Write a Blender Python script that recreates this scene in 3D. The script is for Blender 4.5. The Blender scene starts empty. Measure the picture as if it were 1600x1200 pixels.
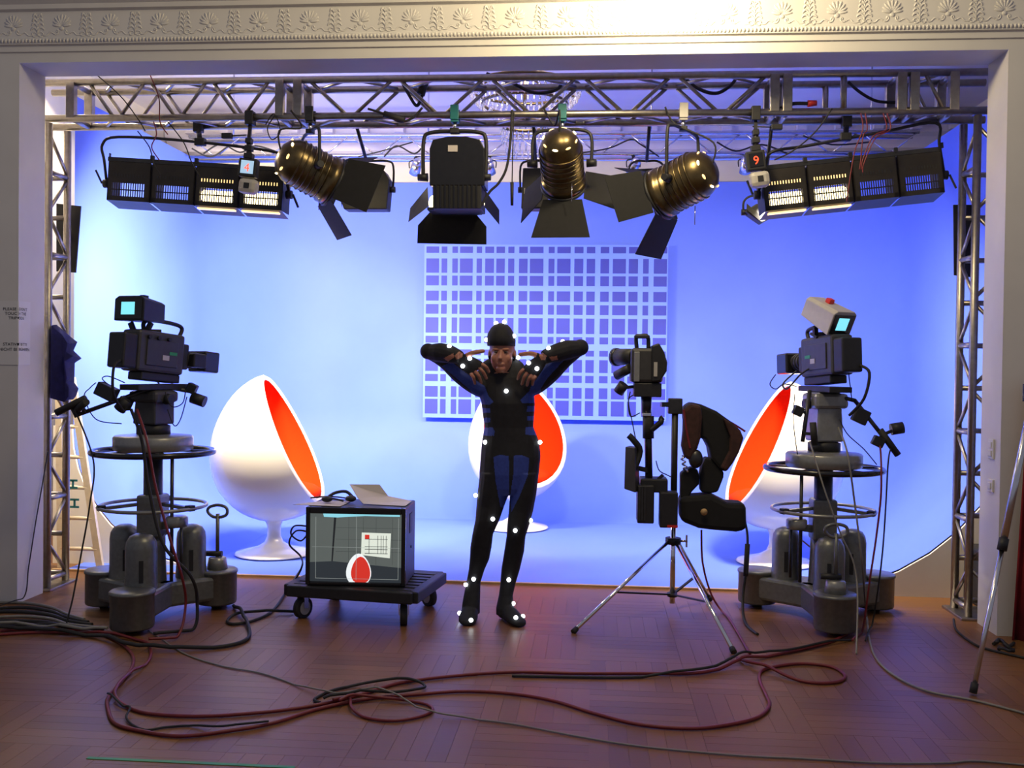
import bpy, bmesh, math, random
from mathutils import Vector, Matrix, Quaternion
from mathutils.bvhtree import BVHTree
random.seed(7)
S = bpy.context.scene
COL = S.collection
R = math.radians
PI = math.pi
V = Vector

# ------------------------------------------------------------------ camera
F_PX = 1556.0
CAM = V((0, 0, 1.55))
yaw, pitch, roll = R(4.7), R(0.92), R(0.7)
fw = V((-math.sin(yaw)*math.cos(pitch), math.cos(yaw)*math.cos(pitch), -math.sin(pitch)))
rt0 = V((math.cos(yaw), math.sin(yaw), 0))
up0 = rt0.cross(fw)
RT = rt0*math.cos(roll) + up0*math.sin(roll)
UP = -rt0*math.sin(roll) + up0*math.cos(roll)
FW = fw
cd = bpy.data.cameras.new('camera'); cam = bpy.data.objects.new('camera', cd); COL.objects.link(cam)
cd.sensor_width = 36; cd.lens = 36*F_PX/1600
m3 = Matrix((RT, UP, -FW)).transposed()
cam.matrix_world = Matrix.Translation(CAM) @ m3.to_4x4()
S.camera = cam

def ray(px, py):
    return (FW + RT*((px-800)/F_PX) + UP*((600-py)/F_PX))
def W(px, py, Y):                       # photo pixel -> point on the vertical plane y = Y
    d = ray(px, py); return CAM + d*(Y/d.y)
def G(px, py, z=0.0):                   # photo pixel -> point on the level plane at height z
    d = ray(px, py); return CAM + d*((z-CAM.z)/d.z)
def proj(p):
    q = p-CAM; d = q.dot(FW)
    return 800+F_PX*q.dot(RT)/d, 600-F_PX*q.dot(UP)/d

# ------------------------------------------------------------------ world, lights, exposure
w = bpy.data.worlds.new('world'); S.world = w; w.use_nodes = True
bg = w.node_tree.nodes['Background']; bg.inputs[0].default_value = (0.48, 0.48, 0.60, 1); bg.inputs[1].default_value = 0.38
S.view_settings.view_transform = 'Standard'; S.view_settings.look = 'None'
S.view_settings.exposure = 0.0; S.view_settings.gamma = 1.0; S.view_settings.use_curve_mapping = False

def aim(o, target):
    d = V(target)-o.location
    o.rotation_euler = d.to_track_quat('-Z', 'Y').to_euler()
def area(name, loc, target, sx, sy, power, col, spread=180):
    l = bpy.data.lights.new(name, 'AREA'); l.shape = 'RECTANGLE'; l.size = sx; l.size_y = sy
    l.energy = power; l.color = col; l.spread = R(spread)
    o = bpy.data.objects.new(name, l); COL.objects.link(o); o.location = loc; aim(o, target); return o
def spot(name, loc, target, power, col, ang=70, rad=.06, blend=.6):
    l = bpy.data.lights.new(name, 'SPOT'); l.energy = power; l.color = col; l.spot_size = R(ang); l.spot_blend = blend
    l.shadow_soft_size = rad
    o = bpy.data.objects.new(name, l); COL.objects.link(o); o.location = loc; aim(o, target); return o
WARM = (1.0, .86, .66); NEUT = (1.0, .88, .71)
# the two flood banks on the front truss (their lit cells), facing the blue set
area('flood_light_left', W(375, 318, 6.95), (-3.4, 10.0, 1.1), .55, .16, 235, NEUT, 138)
area('flood_light_right', W(1258, 318, 6.95), (1.6, 9.4, .35), .55, .16, 150, NEUT, 128)
# four spot lanterns on the same truss
spot('spot_light_a', W(545, 300, 7.2), (-.4, 10.4, .1), 190, NEUT, 74, .07, .4)
spot('spot_light_b', W(710, 320, 7.2), (-3.1, 10.0, .6), 300, NEUT, 78, .09, .4)
spot('spot_light_c', W(880, 310, 7.2), (-.5, 10.5, .1), 190, NEUT, 72, .07, .4)
spot('spot_light_d', W(1010, 300, 7.2), (-2.9, 8.2, .4), 95, WARM, 70, .07, .5)
# hall: a lantern close to the frieze and an added unseen warm fill further off, both above the frame
spot('hall_wall_light', W(1040, -60, 5.5), W(1040, 10, 6.07), 85, (1.0, .82, .50), 170, .10, .5)
pl = bpy.data.lights.new('hall_fill_light', 'POINT'); pl.energy = 190; pl.color = (1.0, .80, .46); pl.shadow_soft_size = .35
po = bpy.data.objects.new('hall_fill_light', pl); COL.objects.link(po); po.location = (.0, 4.3, 4.5)
pl2 = bpy.data.lights.new('stage_chandelier_lamp', 'POINT'); pl2.energy = 42; pl2.color = (1.0, .80, .58); pl2.shadow_soft_size = .12
po2 = bpy.data.objects.new('stage_chandelier_lamp', pl2); COL.objects.link(po2); po2.location = (-.60, 8.46, 3.98)
# work light on the ceiling of the stage room behind the left pier
area('stage_work_light', (-4.45, 8.2, 4.1), (-4.6, 7.0, 1.5), .3, .3, 130, (1, .84, .55))

# ------------------------------------------------------------------ materials
MATS = {}
def mat(name, col, rough=.6, metal=0.0, var=.08, scale=14, bump=0.0, emit=None, estr=0, trans=0, coat=0, sheen=0):
    if name in MATS: return MATS[name]
    m = bpy.data.materials.new(name); m.use_nodes = True; nt = m.node_tree; b = nt.nodes['Principled BSDF']
    b.inputs['Roughness'].default_value = rough; b.inputs['Metallic'].default_value = metal
    if trans: b.inputs['Transmission Weight'].default_value = trans; b.inputs['IOR'].default_value = 1.45
    if coat: b.inputs['Coat Weight'].default_value = coat; b.inputs['Coat Roughness'].default_value = .12
    if sheen: b.inputs['Sheen Weight'].default_value = sheen
    tc = nt.nodes.new('ShaderNodeTexCoord'); nz = nt.nodes.new('ShaderNodeTexNoise')
    nz.inputs['Scale'].default_value = scale; nz.inputs['Detail'].default_value = 5
    nt.links.new(tc.outputs['Object'], nz.inputs['Vector'])
    cr = nt.nodes.new('ShaderNodeValToRGB')
    cr.color_ramp.elements[0].position = .3; cr.color_ramp.elements[1].position = .7
    cr.color_ramp.elements[0].color = (*[max(0, c*(1-var)) for c in col], 1)
    cr.color_ramp.elements[1].color = (*[min(1, c*(1+var)) for c in col], 1)
    nt.links.new(nz.outputs['Fac'], cr.inputs[0]); nt.links.new(cr.outputs[0], b.inputs['Base Color'])
    if bump:
        bp = nt.nodes.new('ShaderNodeBump'); bp.inputs['Strength'].default_value = bump; bp.inputs['Distance'].default_value = .004
        nt.links.new(nz.outputs['Fac'], bp.inputs['Height']); nt.links.new(bp.outputs[0], b.inputs['Normal'])
    if emit:
        b.inputs['Emission Color'].default_value = (*emit, 1); b.inputs['Emission Strength'].default_value = estr
    MATS[name] = m; return m
mat('plaster', (.62, .60, .57), .75, var=.03, scale=5, bump=.08)
mat('cream', (.78, .72, .60), .75, var=.04, scale=4, bump=.05)
mat('ceilingwhite', (.74, .70, .74), .8, var=.03, scale=4)
mat('cycblue', (.125, .215, .86), .62, var=.03, scale=2.5, bump=.03)
mat('panelwhite', (.165, .285, .86), .6, var=.02, scale=6)
mat('panelblue', (.030, .040, .36), .6, var=.03, scale=6)
mat('alu', (.34, .31, .27), .38, 1.0, var=.12, scale=30, bump=.05)
mat('steel', (.70, .70, .72), .22, 1.0, var=.06, scale=30)
mat('chrome', (.80, .80, .82), .12, 1.0, var=.03)
mat('castgrey', (.16, .165, .155), .38, .55, var=.12, scale=40, bump=.12)
mat('drumgrey', (.28, .28, .26), .34, .5, var=.08, scale=40, bump=.06)
mat('darkmetal', (.05, .05, .052), .38, .6, var=.15, scale=30)
mat('black', (.012, .012, .014), .55, var=.2, scale=30, bump=.05)
mat('blackgloss', (.012, .012, .014), .22, var=.1, scale=30)
mat('blackmatte', (.006, .006, .007), .85, var=.2, scale=30)
mat('rubber', (.014, .013, .013), .7, var=.2, scale=40)
mat('camgrey', (.036, .035, .036), .5, var=.12, scale=30, bump=.06)
mat('palegrey', (.42, .40, .37), .5, var=.05, scale=30)
mat('lamphousing', (.022, .018, .014), .5, .1, var=.25, scale=18, bump=.1)
mat('bronze', (.13, .095, .045), .30, .85, var=.2, scale=22, bump=.08)
mat('teal', (.01, .16, .17), .45, var=.1, scale=20)
mat('eggwhite', (.84, .78, .67), .16, var=.01, scale=3, coat=.5)
mat('orange', (.88, .036, .002), .95, var=.06, scale=60, bump=.1)
MATS['orange'].node_tree.nodes['Principled BSDF'].inputs['Specular IOR Level'].default_value = .1
mat('cablered', (.16, .012, .014), .5, var=.15, scale=30)
mat('cablegrey', (.20, .19, .16), .55, var=.1, scale=30)
mat('wood', (.46, .29, .13), .5, var=.2, scale=9)
mat('ladderalu', (.70, .58, .40), .45, .25, var=.08, scale=20)
mat('navycloth', (.012, .012, .10), .9, var=.3, scale=20, bump=.3)
mat('redcloth', (.22, .006, .012), .9, var=.25, scale=12, bump=.2)
mat('brownpad', (.045, .016, .012), .85, var=.3, scale=25, bump=.3)
mat('paper', (.55, .50, .47), .8, var=.02, scale=6)
mat('papersign', (.66, .65, .64), .8, var=.02, scale=6)
mat('ink', (.015, .015, .018), .8)
mat('redpaint', (.65, .03, .02), .4)
mat('greentape', (.02, .26, .07), .5, var=.08)
mat('suitblack', (.007, .007, .011), .8, var=.3, scale=40, bump=.15)
mat('suitblue', (.024, .05, .30), .7, var=.15, scale=60, bump=.15)
mat('skin', (.36, .15, .10), .5, var=.1, scale=25)
mat('eye', (.03, .02, .02), .25)
mat('glass', (.9, .93, 1.0), .04, trans=.85, var=0)
mat('lens', (.01, .012, .02), .06, var=0, coat=1)
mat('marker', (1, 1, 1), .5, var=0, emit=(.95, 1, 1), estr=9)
mat('lampglow', (1, .9, .6), .5, var=0, emit=(1, .80, .42), estr=7)
mat('lampglowdim', (1, .8, .45), .5, var=0, emit=(1, .66, .25), estr=1.6)
mat('screencyan', (.2, .6, .7), .3, var=0, emit=(.22, .80, .92), estr=1.0)
mat('screenpale', (.3, .4, .5), .3, var=0, emit=(.35, .55, .75), estr=.9)
mat('redled', (.8, .05, .02), .3, var=0, emit=(1, .06, .02), estr=2.5)
def em(name, c, s=1.0): return mat(name, c, .4, var=.06, scale=9, emit=c, estr=s)
em('scr_wall', (.085, .10, .095)); em('scr_floor', (.022, .028, .034)); em('scr_dark', (.012, .014, .016)); em('scr_line', (.25, .28, .27))
em('scr_white', (.62, .68, .60)); em('scr_red', (.55, .03, .02)); em('scr_cyan', (.25, .62, .72)); em('scr_tile', (.05, .06, .057)); em('scr_gloss', (.75, .8, .82))

def wood_floor():
    m = bpy.data.materials.new('parquet_wood'); m.use_nodes = True; nt = m.node_tree; b = nt.nodes['Principled BSDF']
    N = nt.nodes.new; L = nt.links.new
    oi = N('ShaderNodeObjectInfo'); ge = N('ShaderNodeNewGeometry'); ad = N('ShaderNodeMath'); ad.operation = 'ADD'
    L(oi.outputs['Random'], ad.inputs[0]); L(ge.outputs['Random Per Island'], ad.inputs[1])
    fr = N('ShaderNodeMath'); fr.operation = 'FRACT'; L(ad.outputs[0], fr.inputs[0])
    cr = N('ShaderNodeValToRGB'); e = cr.color_ramp.elements
    e[0].color = (.185, .078, .024, 1); e[1].color = (.25, .11, .036, 1); L(fr.outputs[0], cr.inputs[0])
    tc = N('ShaderNodeTexCoord'); nz = N('ShaderNodeTexNoise'); mp = N('ShaderNodeMapping'); mp.inputs['Scale'].default_value = (3, 40, 3)
    L(tc.outputs['Object'], mp.inputs[0]); L(mp.outputs[0], nz.inputs['Vector']); nz.inputs['Scale'].default_value = 2; nz.inputs['Detail'].default_value = 6
    mx = N('ShaderNodeMix'); mx.data_type = 'RGBA'; mx.blend_type = 'MULTIPLY'; mx.inputs[0].default_value = .35
    L(cr.outputs[0], mx.inputs[6]); L(nz.outputs['Color'], mx.inputs[7]); L(mx.outputs[2], b.inputs['Base Color'])
    b.inputs['Roughness'].default_value = .42; b.inputs['Specular IOR Level'].default_value = .38
    MATS['parquet'] = m
wood_floor()

# ------------------------------------------------------------------ mesh helpers
def basis(d):
    d = V(d).normalized(); a = V((0, 0, 1)) if abs(d.z) < .9 else V((1, 0, 0))
    x = a.cross(d).normalized(); y = d.cross(x); return x, y, d
def crv(pts, n=6, closed=False):        # Catmull-Rom samples through the points
    P = [V(p) for p in pts]; out = []; N = len(P)
    for i in range(N if closed else N-1):
        if closed: a, b, c, d = P[(i-1) % N], P[i], P[(i+1) % N], P[(i+2) % N]
        else: a, b, c, d = P[max(i-1, 0)], P[i], P[i+1], P[min(i+2, N-1)]
        for k in range(n):
            t = k/n
            out.append(.5*((2*b)+(c-a)*t+(2*a-5*b+4*c-d)*t*t+(3*b-a-3*c+d)*t**3))
    if not closed: out.append(P[-1])
    return out
class MB:
    def __init__(s, M=None): s.v = []; s.f = []; s.sm = []; s.M = M
    def add(s, vs, fs, smooth=False):
        o = len(s.v)
        s.v += [s.M @ V(p) if s.M else V(p) for p in vs]
        s.f += [[i+o for i in f] for f in fs]; s.sm += [smooth]*len(fs); return s
    def box(s, c, size, rot=None):
        c = V(c); h = V(size)/2; q = rot.to_matrix() if hasattr(rot, 'to_matrix') else (rot or Matrix.Identity(3))
        vs = [c + q @ V((x*h.x, y*h.y, z*h.z)) for x in (-1, 1) for y in (-1, 1) for z in (-1, 1)]
        return s.add(vs, [[0, 1, 3, 2], [4, 6, 7, 5], [0, 4, 5, 1], [2, 3, 7, 6], [0, 2, 6, 4], [1, 5, 7, 3]])
    def bar(s, a, b, w, h, upv=(0, 0, 1)):   # rectangular bar from a to b
        a, b = V(a), V(b); d = (b-a).normalized(); u = V(upv)
        if abs(d.dot(u)) > .98: u = V((0, 1, 0))
        x = d.cross(u).normalized(); u = x.cross(d)
        vs = [p + x*i*w/2 + u*j*h/2 for p in (a, b) for i, j in ((-1, -1), (1, -1), (1, 1), (-1, 1))]
        return s.add(vs, [[3, 2, 1, 0], [4, 5, 6, 7], [0, 1, 5, 4], [1, 2, 6, 5], [2, 3, 7, 6], [3, 0, 4, 7]])
    def cyl(s, a, b, r0, r1=None, seg=14):
        a, b = V(a), V(b); r1 = r0 if r1 is None else r1; x, y, d = basis(b-a)
        an = [2*PI*i/seg for i in range(seg)]
        vs = [a+x*r0*math.cos(t)+y*r0*math.sin(t) for t in an]+[b+x*r1*math.cos(t)+y*r1*math.sin(t) for t in an]
        s.add(vs, [[i, (i+1) % seg, seg+(i+1) % seg, seg+i] for i in range(seg)], True)
        o = len(s.v)-2*seg
        s.f += [[o+i for i in reversed(range(seg))], [o+seg+i for i in range(seg)]]; s.sm += [False, False]; return s
    def tube(s, path, r, seg=8, closed=False, flat=1.0):
        P = [V(p) for p in path]; n = len(P); rr = r if isinstance(r, (list, tuple)) else [r]*n
        vs = []; x = None
        for i in range(n):
            if closed: d = P[(i+1) % n]-P[(i-1) % n]
            else: d = P[min(i+1, n-1)]-P[max(i-1, 0)]
            if d.length < 1e-9: d = V((0, 0, 1))
            d.normalize()
            if x is None: x = basis(d)[0]
            x = (x-d*x.dot(d))
            x = x.normalized() if x.length > 1e-6 else basis(d)[0]
            y = d.cross(x)
            vs += [P[i]+x*rr[i]*math.cos(2*PI*k/seg)+y*rr[i]*flat*math.sin(2*PI*k/seg) for k in range(seg)]
        fs = []
        for i in range(n if closed else n-1):
            a = i*seg; b = ((i+1) % n)*seg
            fs += [[a+k, a+(k+1) % seg, b+(k+1) % seg, b+k] for k in range(seg)]
        s.add(vs, fs, True)
        if not closed:
            o = len(s.v)-n*seg
            s.f += [[o+k for k in reversed(range(seg))], [o+(n-1)*seg+k for k in range(seg)]]; s.sm += [False, False]
        return s
    def strap(s, path, w, h, upv):           # flat band swept along a path; upv = direction of its width
        P = [V(p) for p in path]; n = len(P); vs = []; u = V(upv).normalized()
        for i in range(n):
            d = (P[min(i+1, n-1)]-P[max(i-1, 0)]).normalized(); x = d.cross(u).normalized()
            ww = w[i] if isinstance(w, (list, tuple)) else w
            vs += [P[i]+u*a*ww/2+x*b*h/2 for a, b in ((-1, -1), (1, -1), (1, 1), (-1, 1))]
        fs = [[3, 2, 1, 0], [4*n-4, 4*n-3, 4*n-2, 4*n-1]]
        for i in range(n-1):
            a = 4*i; fs += [[a+k, a+(k+1) % 4, a+4+(k+1) % 4, a+4+k] for k in range(4)]
        return s.add(vs, fs)
    def lathe(s, prof, c=(0, 0, 0), axis=(0, 0, 1), seg=24, sm=True):
        c = V(c); x, y, d = basis(axis); vs = []; n = len(prof)
        for r, h in prof: vs += [c+d*h+(x*math.cos(2*PI*k/seg)+y*math.sin(2*PI*k/seg))*max(r, 1e-4) for k in range(seg)]
        fs = []
        for i in range(n-1):
            fs += [[i*seg+k, i*seg+(k+1) % seg, (i+1)*seg+(k+1) % seg, (i+1)*seg+k] for k in range(seg)]
        return s.add(vs, fs, sm)
    def ring(s, c, rad, r, axis=(0, 0, 1), seg=36, ts=8, ry=None):
        x, y, d = basis(axis); c = V(c); ry = ry or rad
        return s.tube([c+x*rad*math.cos(2*PI*k/seg)+y*ry*math.sin(2*PI*k/seg) for k in range(seg)], r, ts, True)
    def ell(s, c, rad, rot=None, seg=16, rings=10):
        c = V(c); q = rot or Matrix.Identity(3); vs = []; fs = []
        for i in range(rings+1):
            t = PI*i/rings
            for k in range(seg):
                p = 2*PI*k/seg
                st = max(math.sin(t), 1e-3)
                vs.append(c+q @ V((rad[0]*st*math.cos(p), rad[1]*st*math.sin(p), rad[2]*math.cos(t))))
        for i in range(rings): fs += [[i*seg+k, (i+1)*seg+k, (i+1)*seg+(k+1) % seg, i*seg+(k+1) % seg] for k in range(seg)]
        return s.add(vs, fs, True)
    def prism(s, poly, ext):
        n = len(poly); e = V(ext); P = [V(p) for p in poly]
        vs = P+[p+e for p in P]
        return s.add(vs, [list(reversed(range(n))), list(range(n, 2*n))]+[[i, (i+1) % n, n+(i+1) % n, n+i] for i in range(n)])
    def loft(s, rings, closed_caps=True):    # rings: lists of the same count of points
        n = len(rings[0]); vs = [p for r in rings for p in r]; fs = []
        for i in range(len(rings)-1): fs += [[i*n+k, i*n+(k+1) % n, (i+1)*n+(k+1) % n, (i+1)*n+k] for k in range(n)]
        if closed_caps: fs += [list(reversed(range(n))), [(len(rings)-1)*n+k for k in range(n)]]
        return s.add(vs, fs, True)
    def mesh(s, name, off=V((0, 0, 0))):
        me = bpy.data.meshes.new(name); me.from_pydata([p-off for p in s.v], [], s.f)
        me.polygons.foreach_set('use_smooth', s.sm); 
        bm = bmesh.new(); bm.from_mesh(me); bmesh.ops.recalc_face_normals(bm, faces=bm.faces); bm.to_mesh(me); bm.free()
        return me
    def build(s, name, m, parent=None, bevel=0, label=None, kind=None, solid=0, sub=0):
        if parent is not None:
            root = parent
            while root.parent: root = root.parent
            off = root.location.copy()
        else:
            xs = [p.x for p in s.v]; ys = [p.y for p in s.v]; zs = [p.z for p in s.v]
            off = V(((min(xs)+max(xs))/2, (min(ys)+max(ys))/2, min(zs)))
        if parent is not None and root.type == 'MESH' and root is parent: off = root.location.copy()
        me = s.mesh(name, off); o = bpy.data.objects.new(name, me); COL.objects.link(o)
        me.materials.append(MATS[m] if isinstance(m, str) else m)
        if parent is not None: o.parent = parent
        else: o.location = off
        if bevel:
            b = o.modifiers.new('bevel', 'BEVEL'); b.width = bevel; b.segments = 2; b.limit_method = 'ANGLE'; b.angle_limit = R(40)
        if solid: b = o.modifiers.new('solid', 'SOLIDIFY'); b.thickness = solid; b.offset = 0
        if sub: b = o.modifiers.new('sub', 'SUBSURF'); b.levels = sub; b.render_levels = sub
        if label: o['label'] = label
        if kind: o['kind'] = kind
        return o
def tag(o, label, cat, group=None):
    o['label'] = label; o['category'] = cat
    if group: o['group'] = group
    return o
def thing(name, label, cat, loc, group=None):
    o = bpy.data.objects.new(name, None); COL.objects.link(o); o.location = V(loc); o.empty_display_size = .1
    return tag(o, label, cat, group)
def struct(o, label, cat): o['kind'] = 'structure'; o['label'] = label; o['category'] = cat; return o
def text_verts(body, size):
    c = bpy.data.curves.new('t', 'FONT'); c.body = body; c.size = size; c.align_x = 'CENTER'; c.resolution_u = 3
    o = bpy.data.objects.new('t', c); COL.objects.link(o)
    bpy.context.view_layer.update()
    me = bpy.data.meshes.new_from_object(o.evaluated_get(bpy.context.evaluated_depsgraph_get()))
    vs = [v.co.copy() for v in me.vertices]; fs = [list(p.vertices) for p in me.polygons]
    bpy.data.objects.remove(o); bpy.data.meshes.remove(me); return vs, fs
def rz(a): return Matrix.Rotation(a, 3, 'Z')

# ------------------------------------------------------------------ the setting
WY = 6.07; WB = 6.37; XL = -3.66; XR = 2.39; ZT = 3.447; YE = 7.1
FL = MB(); FL.add([(-6, -1, 0), (6, -1, 0), (6, 13, 0), (-6, 13, 0)], [[0, 1, 2, 3]])
floor = struct(FL.build('floor', 'parquet'), 'brown wooden parquet floor in front of the blue set', 'floor')
floor['kind'] = 'structure'
# parquet: basket weave of strips
planks = []
SQ = .48; NP = 6; wd = SQ/NP
for ix in range(-9, 9):
    for iy in range(5, 15):
        x0 = ix*SQ; y0 = iy*SQ
        if y0+SQ > YE+.02: continue
        px0, py0 = proj(V((x0+SQ/2, y0+SQ/2, 0)))
        if px0 < -160 or px0 > 1760 or py0 > 1330: continue
        for k in range(NP):
            if (ix+iy) % 2: c = (x0+SQ/2, y0+(k+.5)*wd, 0); rot = 0
            else: c = (x0+(k+.5)*wd, y0+SQ/2, 0); rot = 1
            planks.append((V(c).length, c, rot))
planks.sort(key=lambda t: t[0])
def plank_mb(c, rot):
    a, b = (SQ-.0012, wd-.0012) if rot == 0 else (wd-.0012, SQ-.0012)
    m = MB(); m.box((c[0], c[1], .002), (a, b, .004)); return m
pm = [None, None]
for d, c, rot in planks[:300]:
    if pm[rot] is None: pm[rot] = plank_mb((0, 0, 0), rot).mesh('plank'); pm[rot].materials.append(MATS['parquet'])
    o = bpy.data.objects.new('plank', pm[rot]); COL.objects.link(o); o.parent = floor; o.location = V((c[0], c[1], 0))-floor.location
m = MB()
for d, c, rot in planks[300:]: 
    q = plank_mb(c, rot); m.add(q.v, q.f)
m.build('plank_field', 'parquet', floor, kind='stuff')

# front wall with the wide opening
m = MB()
m.box(((XL-7)/2, (WY+WB)/2, 2.2), (7+XL, WB-WY, 4.4)); m.box(((XR+6)/2, (WY+WB)/2, 2.2), (6-XR, WB-WY, 4.4))
m.box(((XL+XR)/2, (WY+WB)/2, (ZT+4.4)/2), (XR-XL, WB-WY, 4.4-ZT))
wf = struct(m.build('wall_front', 'plaster'), 'pale plaster wall around the wide stage opening', 'wall')
# mouldings above the opening
def zpx(y): return 1.55+(576-y)/F_PX*6.05
m = MB()
prof = [(0, zpx(72)), (-.012, zpx(71)), (-.012, zpx(62)), (-.03, zpx(60.5)), (-.03, zpx(51)), (-.02, zpx(49)), (-.02, zpx(7)), (-.045, zpx(5)), (-.05, zpx(-2)), (-.09, zpx(-10)), (-.14, zpx(-30)), (0, zpx(-32))]
m.prism([(-5.5, WY+a, b) for a, b in prof], (11, 0, 0))
fz = struct(m.build('trim_1', 'plaster'), 'moulded plaster frieze with palmette ornament above the stage opening', 'moulding')
m = MB()
x = -4.0
while x < 3.2:
    m.ell((x, WY-.032, zpx(55.5)), (.009, .010, .014), seg=6, rings=4); x += .0225
m.build('bead_row', 'plaster', fz, kind='stuff')
def fan(c):
    m = MB()
    for k in range(9):
        a = R(-80+20*k); L = .052+.018*math.cos(a)
        d = V((math.sin(a), 0, math.cos(a)))
        q = Matrix((V((math.cos(a), 0, -math.sin(a))), V((0, 1, 0)), d)).transposed()
        m.ell(V(c)+d*(L*.62), (.0085, .010, L*.5), q, 8, 6)
    m.ell(V(c)+V((0, 0, -.012)), (.016, .010, .013), None, 8, 6)
    for sgn in (-1, 1):
        m.tube([V(c)+V((sgn*(.02+.012*math.cos(t)+.004*t), 0, -.036+.014*math.sin(t))) for t in [i*.5 for i in range(12)]], .0045, 5)
        m.tube(crv([V(c)+V((sgn*.05, 0, -.045)), V(c)+V((sgn*.075, 0, -.035)), V(c)+V((sgn*.10, 0, -.055)), V(c)+V((sgn*.13, 0, -.05))], 4), .0045, 5)
    return m
def leaf(c):
    m = MB(); C = V(c)
    m.tube([C+V((0, 0, -.06)), C+V((0, 0, .075))], [.007, .004], 6)
    for k in range(4):
        z = -.03+.028*k
        for sgn in (-1, 1):
            m.tube(crv([C+V((0, 0, z)), C+V((sgn*.018, 0, z+.02)), C+V((sgn*(.036-.004*k), 0, z+.016)), C+V((sgn*(.044-.005*k), 0, z+.004))], 3), [.005, .006, .007, .007, .008, .008, .007, .006, .005, .003], 5)
    for sgn in (-1, 1):
        m.tube([C+V((sgn*(.022+.016*math.cos(t)), 0, -.052+.014*math.sin(t))) for t in [i*.55 for i in range(11)]], .0045, 5)
    return m
me_fan = fan((0, 0, 0)).mesh('palmette'); me_leaf = leaf((0, 0, 0)).mesh('leaf_spray')
for me in (me_fan, me_leaf):
    me.transform(Matrix.Diagonal((1, .55, 1, 1))); me.materials.append(MATS['plaster'])
x0 = W(1221, 28, WY).x; zc = zpx(32); pitch_o = .318
for k in range(-16, 5):
    for dx, me, nm, dz in ((0, me_fan, 'palmette', 0), (.5, me_leaf, 'leaf_spray', .004)):
        x = x0+(k+dx)*pitch_o
        if x < -4.1 or x > 3.1: continue
        o = bpy.data.objects.new(nm, me); COL.objects.link(o); o.parent = fz; o.location = V((x, WY-.021, zc+dz))-fz.location

# blue cyclorama: floor, cove, back and wings, built as one swept shell
CL, CR, CB, CH = -4.0, 2.97, 11.0, 3.60
YL, YRr = 7.38, 7.1
def cyc():
    m = MB(); pc = 1.3                      # plan corner radius
    plan = []                               # (x, y, outward normal, cove radius)
    plan.append((CL, YL)); 
    for i in range(1, 6): plan.append((CL, YL+(CB-pc-YL)*i/6))
    for i in range(13): t = PI-(PI/2)*i/12; plan.append((CL+pc+pc*math.cos(t), CB-pc+pc*math.sin(t)))
    for i in range(1, 10): plan.append((CL+pc+(CR-CL-2*pc)*i/10, CB))
    for i in range(13): t = PI/2-(PI/2)*i/12; plan.append((CR-pc+pc*math.cos(t), CB-pc+pc*math.sin(t)))
    for i in range(1, 6): plan.append((CR, CB-pc-(CB-pc-7.75)*i/5))
    for i in range(1, 5): plan.append((CR, 7.75-(7.75-YRr)*i/4))
    n = len(plan); rows = []
    for i, (x, y) in enumerate(plan):
        a = V(plan[max(i-1, 0)]); b = V(plan[min(i+1, n-1)]); d = (b-a).normalized(); nin = V((d.y, -d.x))
        rc = 1.15 if x < 0 else 1.55
        rc = 1.05 if x < CR-.01 else 1.05+.50*max(0, min(1, (7.75-y)/.65))
        col = [V((x, y, CH))]
        col.append(V((x, y, (CH+rc)/2)))
        for k in range(11):
            t = (PI/2)*k/10
            s = rc-rc*math.cos(t); z = rc-rc*math.sin(t)
            col.append(V((x+nin.x*s, y+nin.y*s, z+.012)))
        rows.append(col)
    k = len(rows[0]); vs = [p for r in rows for p in r]
    fs = [[i*k+j, (i+1)*k+j, (i+1)*k+j+1, i*k+j+1] for i in range(n-1) for j in range(k-1)]
    m.add(vs, fs, True)
    z = .011
    m.add([(-3.9, YE, z), (1.9, YE, z), (1.9, 10.5, z), (-3.9, 10.5, z)], [[0, 1, 2, 3]])
    return m, rows
cm, rows = cyc()
cy = struct(cm.build('wall_cyclorama', 'cycblue'), 'bright blue curved studio backdrop wall and floor', 'backdrop')
struct(MB().box((-1.0, YE-.012, .006), (6.0, .03, .018)).build('trim_2', 'wood'), 'narrow wooden edge strip along the blue floor', 'edge strip')
# cream end boards closing the cove at both ends
m = MB(); pr = rows[0]; m.prism([(p.x-.002, YL-.002, p.z-.01) for p in pr[2:]]+[(pr[-1].x, YL-.002, 0), (CL-.15, YL-.002, 0), (CL-.15, YL-.002, pr[2].z)], (0, -.02, 0))
struct(m.build('trim_3', 'cream'), 'cream end board of the left backdrop curve', 'board')
m = MB(); pr = rows[-1]; m.prism([(p.x+.002, YRr-.002, p.z-.01) for p in pr[2:]]+[(pr[-1].x, YRr-.002, 0), (CR+.15, YRr-.002, 0), (CR+.15, YRr-.002, pr[2].z)], (0, -.02, 0))
struct(m.build('trim_4', 'cream'), 'cream end board of the right backdrop curve', 'board')
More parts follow.
